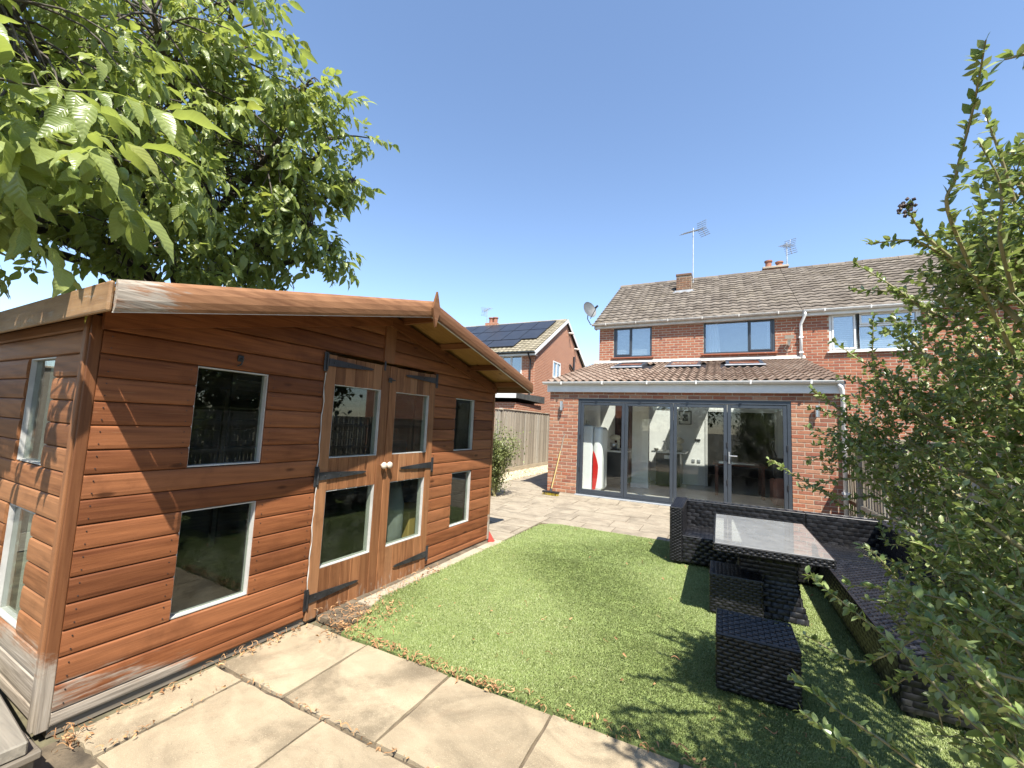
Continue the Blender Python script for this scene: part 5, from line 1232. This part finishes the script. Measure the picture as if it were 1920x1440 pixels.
def walnut_leaf(seed):
    """compound leaf: rachis along +x drooping, 7 leaflets; unit length about 0.30 m"""
    r_ = random.Random(seed); V, F, U = [], [], []
    lv, lf = leaf_template(.44, .45, .42, 7); lu = leaf_uv(lv, .44)
    rach = [(t * .30, 0, .03 * math.sin(t * 2) - .10 * t * t) for t in (0, .25, .5, .75, 1)]
    for a, b in zip(rach[:-1], rach[1:]):
        k = len(V); w = .0022
        V += [(a[0], -w, a[2]), (a[0], w, a[2]), (b[0], w, b[2]), (b[0], -w, b[2])]; U += [(.5, 0)] * 4; F += [(k, k + 1, k + 2), (k, k + 2, k + 3)]
    def at(t): i = min(3, int(t * 4)); u = t * 4 - i; return np.array(rach[i]) * (1 - u) + np.array(rach[i + 1]) * u
    items = [(1.0, 0, 1.15)]
    for t, s in ((.86, 1.0), (.58, .85), (.30, .62)): items += [(t, 1, s), (t, -1, s)]
    for t, sd, s in items:
        ang = sd * r_.uniform(.55, 1.25); dr = r_.uniform(-1.5, .05)
        d = (math.cos(ang), math.sin(ang), dr); fr_ = rot_frame(d, (0.25 * r_.uniform(-1, 1), sd * .25 * r_.random(), 1)); L = .155 * s * r_.uniform(.70, 1.2)
        p = lv @ fr_ * L + at(t); k = len(V); V += [tuple(q) for q in p]; U += [tuple(q) for q in lu]; F += [tuple(k + i for i in q) for q in lf]
    return np.array(V), np.array(F), np.array(U)
NWL = 8
WL = [walnut_leaf(i) for i in range(NWL)]
tree = thing('walnut_tree', 'tall leafy walnut tree with green nuts rising behind the shed', 'tree', (-5.65, 2.75, 0))
BL = [((-3.66, 0.89, 3.33), 1.05), ((-3.79, 1.5, 3.82), 1.05), ((-3.85, 2.14, 3.63), 0.82), ((-3.89, 2.58, 3.27), 0.55), ((-3.53, 2.53, 3.95), 0.42), ((-3.42, 1.63, 4.43), 0.46), ((-4.18, 2.3, 2.99), 0.50), ((-4.08, 1.47, 2.75), 0.50), ((-3.42, 2.81, 3.81), 0.17), ((-3.67, 2.92, 3.21), 0.22), ((-3.41, 0.68, 3.46), 0.70), ((-3.35, 2.19, 4.25), 0.26), ((-3.9, 0.2, 3.1), 0.7), ((-4.9, 1.5, 4.2), 1.2), ((-3.75, .15, 2.62), .50), ((-4.3, .3, 2.5), .5), ((-4.5, .75, 2.9), .55), ((-3.35, .35, 2.62), .34)]
trunk = MB().tube([(-5.65, 2.75, -.05), (-5.64, 2.72, .8), (-5.58, 2.64, 1.7), (-5.45, 2.5, 2.55)], [.24, .19, .165, .14], 14).build('trunk', M['bark'], tree, smooth=True)
limbs = MB(); tips = []
def spline(pts, m=8):
    pts = [Vector(p) for p in pts]; out = []
    P_ = [pts[0] * 2 - pts[1]] + pts + [pts[-1] * 2 - pts[-2]]
    for i in range(1, len(P_) - 2):
        for j in range(m):
            t = j / m; a, b, c, d = P_[i - 1:i + 3]; out.append(.5 * (2 * b + (c - a) * t + (2 * a - 5 * b + 4 * c - d) * t * t + (3 * b - a - 3 * c + d) * t ** 3))
    out.append(pts[-1]); return out
fork = Vector((-5.45, 2.5, 2.55)); cl_p, cl_d = [], []
for (c, r) in BL:
    c = Vector(c); mid = fork.lerp(c, .5) + Vector((random.uniform(-.15, .15), random.uniform(-.15, .15), .12 + .1 * r))
    path = spline([fork, mid, c, c + (c - mid).normalized() * r * .6], 6); L = len(path)
    limbs.tube(path, [.070 * (1 - .86 * i / L) * (.5 + .5 * min(1, r)) for i in range(L)], 7)
    ncl = int(122 * r ** 2.0) + 10
    for i in range(ncl):
        d = Vector(rng.normal(0, 1, 3)); d.normalize(); q = c + d * r * (random.random() ** .40)
        if math.sin(q.x * 5.1 + 1) * math.sin(q.y * 4.7) * math.sin(q.z * 5.3 + 2) > .22: continue
        if q.z < (2.52 if q.y > .72 else 2.08): continue
        ip = min(range(L // 3, L), key=lambda i_: (path[i_] - q).length + random.uniform(0, .25)); s_ = path[ip]
        m_ = s_.lerp(q, .55) + Vector((random.uniform(-.05, .05), random.uniform(-.05, .05), .07)); br_ = spline([s_, m_, q], 3)
        limbs.tube(br_, [.009 * (1 - .75 * j / len(br_)) for j in range(len(br_))], 4, False)
        dd = (q - m_).normalized()
        for j in range(random.choice((3, 4, 4, 5))):
            v = dd * .6 + Vector(rng.normal(0, .85, 3)); v.z = v.z * .8 - .02
            cl_p.append(tuple(q)); cl_d.append(tuple(v.normalized()))
# sprigs that stand out from the crown, and the low branch reaching forward on the left
def sprig(pts, nl_, spread, rad=.012):
    pa = spline(pts, 6); limbs.tube(pa, [rad * (1 - .7 * i / len(pa)) for i in range(len(pa))], 5)
    for i in range(nl_):
        t = .25 + .75 * (i + .5) / nl_; k = min(len(pa) - 2, int(t * (len(pa) - 1))); d = (pa[k + 1] - pa[k]).normalized()
        v = d * .6 + Vector(rng.normal(0, spread, 3)); v.z -= .10; cl_p.append(tuple(pa[k])); cl_d.append(tuple(v.normalized()))
sprig([(-3.6, 2.3, 4.0), (-3.3, 2.45, 4.22), (-3.11, 2.55, 4.45)], 16, .75); sprig([(-3.5, 2.4, 4.05), (-3.25, 2.65, 4.2), (-3.06, 2.8, 4.22)], 15, .75); sprig([(-3.55, 2.5, 3.8), (-3.45, 2.75, 3.85), (-3.38, 2.9, 3.82)], 8, .6); sprig([(-3.9, 2.6, 3.3), (-3.75, 2.85, 3.25), (-3.6, 3.02, 3.22)], 8, .6)
n_main = len(cl_p)
near0 = len(cl_p)
sprig([(-4.4, -.2, 3.3), (-3.6, .1, 3.05), (-2.95, .42, 2.76), (-2.60, .60, 2.62)], 18, .7, .018)
sprig([(-3.2, .3, 2.90), (-2.75, .58, 2.68), (-2.42, .82, 2.60)], 10, .6, .010)
sprig([(-3.3, .15, 2.75), (-2.95, .40, 2.45), (-2.76, .54, 2.28)], 7, .55, .010)
sprig([(-3.3, .1, 3.0), (-2.8, .45, 2.86), (-2.5, .65, 2.84)], 11, .65, .010)
sprig([(-3.9, .1, 3.0), (-3.3, .28, 2.78), (-3.0, .5, 2.70)], 14, .7, .014)
sprig([(-3.9, .3, 2.9), (-3.35, .55, 2.72), (-3.05, .8, 2.66)], 12, .7, .014)
limbs.build('branch', M['bark'], tree, smooth=True)
cl_p, cl_d = np.array(cl_p), np.array(cl_d); N_ = len(cl_p)
scl = rng.uniform(.42, .80, N_); scl[near0:] = rng.uniform(.80, 1.20, N_ - near0)
fr_all = frames(cl_d, rng.normal(0, .5, N_)); var = rng.integers(0, NWL, N_)
camp = np.array([0, 0, 1.48]); dist = np.linalg.norm(cl_p - camp, axis=1); order = np.argsort(dist); near = np.zeros(N_, bool); near[order[:290]] = True
crown = None
Vs, Fs, Us, off = [], [], [], 0
for k in range(NWL):
    m_ = (var == k) & ~near
    V, F = scatter(WL[k][0], WL[k][1], cl_p[m_], fr_all[m_], scl[m_]); Vs.append(V); Fs.append(F + off); Us.append(np.tile(WL[k][2], (int(m_.sum()), 1))); off += len(V)
crown = place(bpy.data.objects.new('crown', np_mesh('crown', np.vstack(Vs), np.vstack(Fs), M['walnut'], True, np.vstack(Us))), tree); prop(crown, kind='stuff')
wme = [np_mesh('leaf', WL[k][0], WL[k][1], M['walnut'], True, WL[k][2]) for k in range(NWL)]
for i in np.where(near)[0]:
    o = bpy.data.objects.new('leaf', wme[var[i]]); COL.objects.link(o); o.parent = tree
    A = fr_all[i].T * scl[i]; p = cl_p[i] - np.array(tree.location)
    o.matrix_local = Matrix(((*A[0], p[0]), (*A[1], p[1]), (*A[2], p[2]), (0, 0, 0, 1)))
for p in [(-2.60, .64, 2.52), (-2.555, .68, 2.50), (-2.9, .45, 2.42), (-3.0, 1.3, 3.2), (-2.95, 1.9, 3.7), (-3.2, 1.1, 4.1), (-3.16, 1.13, 4.07), (-3.0, .9, 3.0), (-3.3, 2.2, 3.4), (-2.42, .80, 2.53)]:
    MB().lathe([(.004, -.030), (.015, -.022), (.0205, 0), (.017, .017), (.005, .027)], p, (random.uniform(-.4, .4), random.uniform(-.4, .4), 1), 12).build('nut', M['nut'], tree, smooth=True)

# ---- the evergreen shrub on the right
shrub = thing('evergreen_shrub', 'large arching evergreen shrub with small leaves overhanging the sofa', 'shrub', (1.45, 1.9, 0))
SB = [((0.88, 2.22, 1.86), 0.32, .8), ((0.75, 2.49, 1.49), 0.29, 1), ((0.61, 2.63, 1.41), 0.17, 1), ((0.99, 2.4, 1.38), 0.36, 1), ((0.84, 1.84, 2.06), 0.19, 1.7), ((0.79, 1.97, 2.08), 0.14, 1.5), ((0.92, 2.05, 2.15), 0.17, 1.2), ((0.76, 1.85, 1.04), 0.17, .7), ((0.70, 1.90, 0.95), 0.13, .6), ((0.81, 1.74, 2.28), 0.11, 1.3), ((0.76, 2.45, 1.95), 0.13, .45), ((0.64, 2.51, 1.72), 0.08, .5), ((0.80, 2.67, 1.16), 0.18, .8),
      ((0.98, 2.45, .95), .25, .8), ((1.05, 2.1, .60), .25, .7), ((.82, 1.62, .78), .16, .7), ((.70, 1.75, 1.25), .13, .7), ((.93, 2.05, 1.55), .26, 1), ((1.05, 2.5, 1.75), .26, .8), ((1.35, 2.6, 1.6), .45, .7), ((1.3, 2.1, 2.0), .42, .7), ((1.3, 1.9, 1.2), .42, .7), ((1.2, 1.25, 2.15), .38, .8), ((1.0, .95, 2.25), .34, .8), ((1.3, .9, 1.7), .45, .7), ((.98, 1.30, 1.50), .22, .7), ((1.1, .7, 2.5), .35, .7), ((1.5, 1.4, 2.5), .4, .6), ((1.05, 3.0, 1.25), .25, .7), ((.95, 1.45, .75), .25, .7), ((.66, 1.45, .55), .15, .7), ((.62, 1.10, .70), .12, .9), ((.72, .98, 2.42), .19, 1), ((.71, 1.02, 2.06), .16, 1), ((.70, 2.02, 1.02), .20, .9), ((.80, 2.2, .85), .22, .9), ((.62, 1.72, .86), .15, .8), ((.76, 1.62, .95), .17, .9), ((.60, 1.42, .80), .13, .9), ((.66, 1.30, .62), .14, .9), ((.50, 1.12, .74), .10, .9), ((.95, 2.3, 1.12), .22, 1), ((.90, 2.0, .72), .2, .9), ((.95, .75, 1.9), .30, .8), ((1.0, 1.15, 1.9), .28, .8)]
SH = [[(0.78, 1.75, 1.75), (0.53, 1.4, 2.04), (0.52, 1.34, 2.13), (0.52, 1.25, 2.24), (0.5, 1.14, 2.32)], [(0.73, 1.79, 2.0), (0.58, 1.69, 2.12), (0.52, 1.63, 2.19)], [(0.69, 1.79, 2.04), (0.56, 1.7, 2.11), (0.42, 1.64, 2.1)], [(0.81, 2.21, 1.92), (0.66, 2.22, 2.11), (0.52, 2.21, 2.24)], [(0.81, 2.21, 1.96), (0.66, 2.22, 2.09), (0.51, 2.25, 2.13)], [(0.84, 2.24, 1.63), (0.7, 2.39, 1.73), (0.5, 2.51, 1.95)], [(0.75, 2.49, 1.4), (0.58, 2.53, 1.56), (0.39, 2.47, 1.62)], [(0.71, 2.49, 1.3), (0.51, 2.44, 1.29), (0.33, 2.36, 1.24)], [(0.64, 2.51, 1.22), (0.47, 2.44, 1.21), (0.21, 2.39, 1.36)], [(0.65, 2.52, 1.49), (0.5, 2.55, 1.64), (0.4, 2.46, 1.71)], [(0.73, 2.39, 1.61), (0.63, 2.4, 1.78), (0.62, 2.36, 2.04)],
      [(0.62, 1.0, 0.85), (0.46, 1.2, 0.92), (0.43, 1.55, 0.92), (0.28, 1.92, 0.98)], [(0.75, 1.75, 1.0), (0.58, 1.73, 0.94), (0.4, 1.73, 0.79), (0.25, 1.76, 0.82)], [(0.55, 1.2, 0.7), (0.39, 1.37, 0.74), (0.31, 1.49, 0.73), (0.19, 1.63, 0.74)], [(0.58, 1.15, 0.9), (0.5, 1.32, 0.96), (0.51, 1.56, 1.02), (0.48, 1.68, 1.06)], [(0.72, 1.2, 1.0), (0.6, 1.42, 1.04), (0.56, 1.65, 1.04), (0.39, 1.89, 0.97)], [(0.74, 1.61, 2.16), (0.7, 1.57, 2.29), (0.66, 1.53, 2.39)], [(0.72, 1.6, 1.9), (0.65, 1.48, 2.01), (0.64, 1.44, 2.13), (0.59, 1.4, 2.24)], [(0.62, 0.99, 2.12), (0.5, 0.99, 2.16), (0.46, 1.0, 2.17)], [(0.66, 1.25, 1.0), (0.54, 1.41, 0.96), (0.51, 1.61, 0.86), (0.43, 1.69, 0.73)], [(0.8, 1.3, 1.05), (0.65, 1.52, 1.09), (0.67, 1.84, 1.1), (0.62, 2.08, 1.12)], [(0.6, .95, 0.95), (0.47, 1.12, 1.01), (0.48, 1.35, 1.04), (0.48, 1.56, 1.01)], [(0.74, 2.47, 1.12), (0.56, 2.52, 1.14), (0.41, 2.45, 1.24)], [(0.45, 1.1, 0.7), (0.31, 1.27, 0.75), (0.25, 1.39, 0.73), (0.2, 1.5, 0.71)]]
stems = MB(); lp, ld, ls, lpale = [], [], [], []
def shoot(pts, rad=.004, step=.011, size=.027, pale=.15, m=7, side=True):
    pa = spline(pts, m); n = len(pa); stems.tube(pa, [rad * (1 - .75 * i / n) for i in range(n)], 5, False)
    acc = 0; k = 0
    for a, b in zip(pa[:-1], pa[1:]):
        seg = (b - a).length; d = (b - a).normalized()
        while acc < seg:
            q = a + d * acc; s_ = Vector(rng.normal(0, 1, 3)); s_ = (s_ - d * s_.dot(d)).normalized()
            for _ in range(2):
                s_ = (s_ + Vector(rng.normal(0, .6, 3))).normalized()
                v = s_ * .85 + d * random.uniform(.2, .8) + Vector((0, 0, .15))
                lp.append(tuple(q)); ld.append(tuple(v)); ls.append(size * random.uniform(.6, 1.25)); lpale.append(random.random() < pale)
            acc += step * random.uniform(.7, 1.4); k += 1
        acc -= seg
    return pa
root = Vector((1.45, 1.9, 0.0))
for (c, r, dens) in SB:
    c = Vector(c); mid = root.lerp(c, .55) + Vector((random.uniform(-.05, .15), random.uniform(-.1, .1), .25)); pa = spline([root + Vector((random.uniform(-.08, .08), random.uniform(-.08, .08), 0)), mid, c], 6)
    stems.tube(pa, [.018 * (1 - .7 * i / len(pa)) for i in range(len(pa))], 6, False)
    for i in range(int((1150 if c.y > 1.6 and c.x < 1.05 else 900) * r ** 1.9 * dens) + 4):
        d = Vector(rng.normal(0, 1, 3)).normalized(); q = c + d * r * (random.random() ** .45)
        out = (q - root).normalized() * .8 + Vector(rng.normal(0, .6, 3)) + Vector((-.25, 0, .1)); out.normalize(); L = random.uniform(.08, .20)
        shoot([q - out * L * .5, q + Vector((0, 0, .015)), q + out * L * .5], .0020, .013, .028, .38, 3)
for s_ in SH: shoot(s_, .0055, .0085, .028, .3)
prop(stems.build('stems', M['twig'], shrub, smooth=True), kind='stuff')
MB().tube([(1.45, 1.9, -.05), (1.43, 1.9, .35), (1.36, 1.92, .8)], [.05, .045, .035], 10).build('trunk', M['bark'], shrub)
lp, ld, ls, lpale = np.array(lp), np.array(ld), np.array(ls), np.array(lpale)
fl = frames(ld, rng.normal(0, .6, len(lp))); lt = leaf_template(.52, .25, .12, 3)
dist = np.linalg.norm(lp - camp, axis=1); sidx = np.argsort(dist)
vis = (lp - camp) @ np.array(fw); xx = (lp - camp) @ np.array(rt) / np.maximum(vis, .01); inview = (vis > .1) & (xx < 1.22)
big = np.array([i for i in sidx if inview[i]][:280]); isb = np.zeros(len(lp), bool); isb[big] = True
for nm, mk, m_ in (('foliage', 'shrub', (~lpale) & (~isb)), ('pale_foliage', 'shrub_pale', lpale & (~isb))):
    V, F = scatter(lt[0], lt[1], lp[m_], fl[m_], ls[m_]); prop(place(bpy.data.objects.new(nm, np_mesh(nm, V, F, M[mk], True)), shrub), kind='stuff')
sme = [np_mesh('leaf', lt[0], lt[1], M[k], True) for k in ('shrub', 'shrub_pale')]
for i in big:
    o = bpy.data.objects.new('leaf', sme[int(lpale[i])]); COL.objects.link(o); o.parent = shrub
    A = fl[i].T * ls[i]; p = lp[i] - np.array(shrub.location); o.matrix_local = Matrix(((*A[0], p[0]), (*A[1], p[1]), (*A[2], p[2]), (0, 0, 0, 1)))
bh = MB()
for i in range(26): q = Vector((.52, 1.63, 2.19)) + Vector(rng.normal(0, .012, 3)); bh.lathe([(.001, -.006), (.006, 0), (.001, .006)], q, tuple(rng.normal(0, 1, 3)), 6)
prop(bh.build('seed_head', M['berry'], shrub), kind='stuff')

def leafy(name, label, cat, base, r, h, n, size, mat, ns=26, droop=0.0):
    b = thing(name, label, cat, base); B = Vector(base); st_ = MB(); P_, D_, S_ = [], [], []
    for i in range(ns):
        t = 2 * PI * random.random(); rr = r * random.uniform(.3, 1); hh = h * random.uniform(.55, 1)
        tip = B + Vector((math.cos(t) * rr, math.sin(t) * rr, hh)); pa = spline([B + Vector((random.uniform(-.05, .05), random.uniform(-.05, .05), 0)), B.lerp(tip, .5) + Vector((0, 0, .15 * h)), tip - Vector((0, 0, droop * h * random.random()))], 7)
        st_.tube(pa, [.009 * (1 - .8 * j / len(pa)) for j in range(len(pa))], 4, False)
        for j in range(n // ns):
            k = random.randint(2, len(pa) - 1); q = pa[k] + Vector(rng.normal(0, .07 * h, 3))
            if q.z < .03: continue
            P_.append(tuple(q)); D_.append(tuple(rng.normal(0, 1, 3))); S_.append(size * random.uniform(.6, 1.3))
    st_.build('stem', M['twig'], b); P_, D_, S_ = map(np.array, (P_, D_, S_)); lt_ = leaf_template(.5, .25, .15, 3); V, F = scatter(lt_[0], lt_[1], P_, frames(D_), S_)
    prop(place(bpy.data.objects.new('foliage', np_mesh('foliage', V, F, mat, True)), b), kind='stuff'); return b
leafy('bush', 'pale green airy bush growing between the shed and the fence', 'bush', (-4.12, 7.60, 0), .50, 1.50, 7500, .050, M['bush'], 30, .25)
leafy('bush', 'dark hedge of rounded shrubs at the far end of the garden behind the viewer', 'bush', (2.5, -4.5, 0), 2.6, 3.0, 2600, .20, M['hedge'], 40)  # this and the next: out of view, added so the patio doors mirror something dark
leafy('bush', 'broad dark evergreen filling the other end of the garden behind the viewer', 'bush', (-1.8, -5.0, 0), 2.8, 3.2, 2600, .20, M['hedge'], 40)

for i, (x, y) in enumerate(((4.0, 2.4), (4.5, 5.0), (5.3, 7.4))):  # out-of-frame trees added to fill the shed window reflections with dark foliage
    leafy('tree', ['round dark tree beyond the right fence, farthest from the house', 'round dark tree beyond the right fence, middle of three', 'round dark tree beyond the right fence, nearest the house'][i], 'tree', (x, y, 0), 1.5, 3.9, 3200, .22, M['hedge'], 36)

# ================================================================== LEAF LITTER
def litter():
    P_ = []
    def line(a, b, n, s): 
        t = rng.random(n)[:, None]; return np.array(a)[None] * (1 - t) + np.array(b)[None] * t + rng.normal(0, 1, (n, 2)) * np.array(s)
    P_.append(line((-2.62, 1.55), (-2.60, 2.1), 90, (.03, .05))); P_.append(line((-2.62, .95), (-2.60, 1.5), 40, (.012, .05)))
    P_.append(line((-2.6, .93), (-2.56, .95), 45, (.04, .03)))
    P_.append(line((-2.5, 2.21), (-1.0, 2.195), 300, (.04, .014))); P_.append(line((-1.0, 2.195), (.3, 2.19), 90, (.05, .02)))
    P_.append(line((-2.52, 2.35), (-2.2, 2.5), 300, (.11, .16))); P_.append(line((-2.53, 2.7), (-2.50, 3.6), 130, (.04, .1)))
    P_.append(line((-2.4, 1.575), (-1.0, 1.575), 55, (.04, .008))); P_.append(line((-2.385, .95), (-2.385, 1.55), 30, (.012, .04)))
    P_.append(np.column_stack([rng.uniform(-2.3, .6, 60), rng.uniform(2.2, 3.1, 60)])); P_.append(np.column_stack([rng.uniform(-2.4, .9, 50), rng.uniform(3, 6, 50)]))
    P_ = np.vstack(P_); n = len(P_); pos = np.column_stack([P_, rng.uniform(.004, .022, n)]); pos[P_[:, 1] > 2.2, 2] += .018
    d = rng.normal(0, 1, (n, 3)); d[:, 2] *= .35
    kind = rng.random(n) < .55
    st_v, st_f = [], []                        # curled thin stalk
    for i in range(7):
        t = i / 6; st_v += [(t - .5, .22 * math.sin(t * 4.2) - .05, .16 * math.sin(t * 3)), (t - .5, .22 * math.sin(t * 4.2) + .05, .16 * math.sin(t * 3) + .03)]
    st_f = [(2 * i, 2 * i + 2, 2 * i + 3) for i in range(6)] + [(2 * i, 2 * i + 3, 2 * i + 1) for i in range(6)]
    V1, F1 = scatter(np.array(st_v), np.array(st_f), pos[kind], frames(d[kind], rng.normal(0, .8, kind.sum())), rng.uniform(.018, .055, kind.sum()))
    lv, lf = leaf_template(.4, 1.2, .35, 4); V2, F2 = scatter(lv, lf, pos[~kind], frames(d[~kind], rng.normal(0, 1.0, (~kind).sum())), rng.uniform(.012, .036, (~kind).sum()))
    o = bpy.data.objects.new('leaf_litter', np_mesh('leaf_litter', np.vstack([V1, V2]), np.vstack([F1, F2 + len(V1)]), M['litter'])); COL.objects.link(o)
    prop(o, 'dry brown leaf litter along the edges of slabs and lawn', 'leaf litter', kind='stuff')
litter()
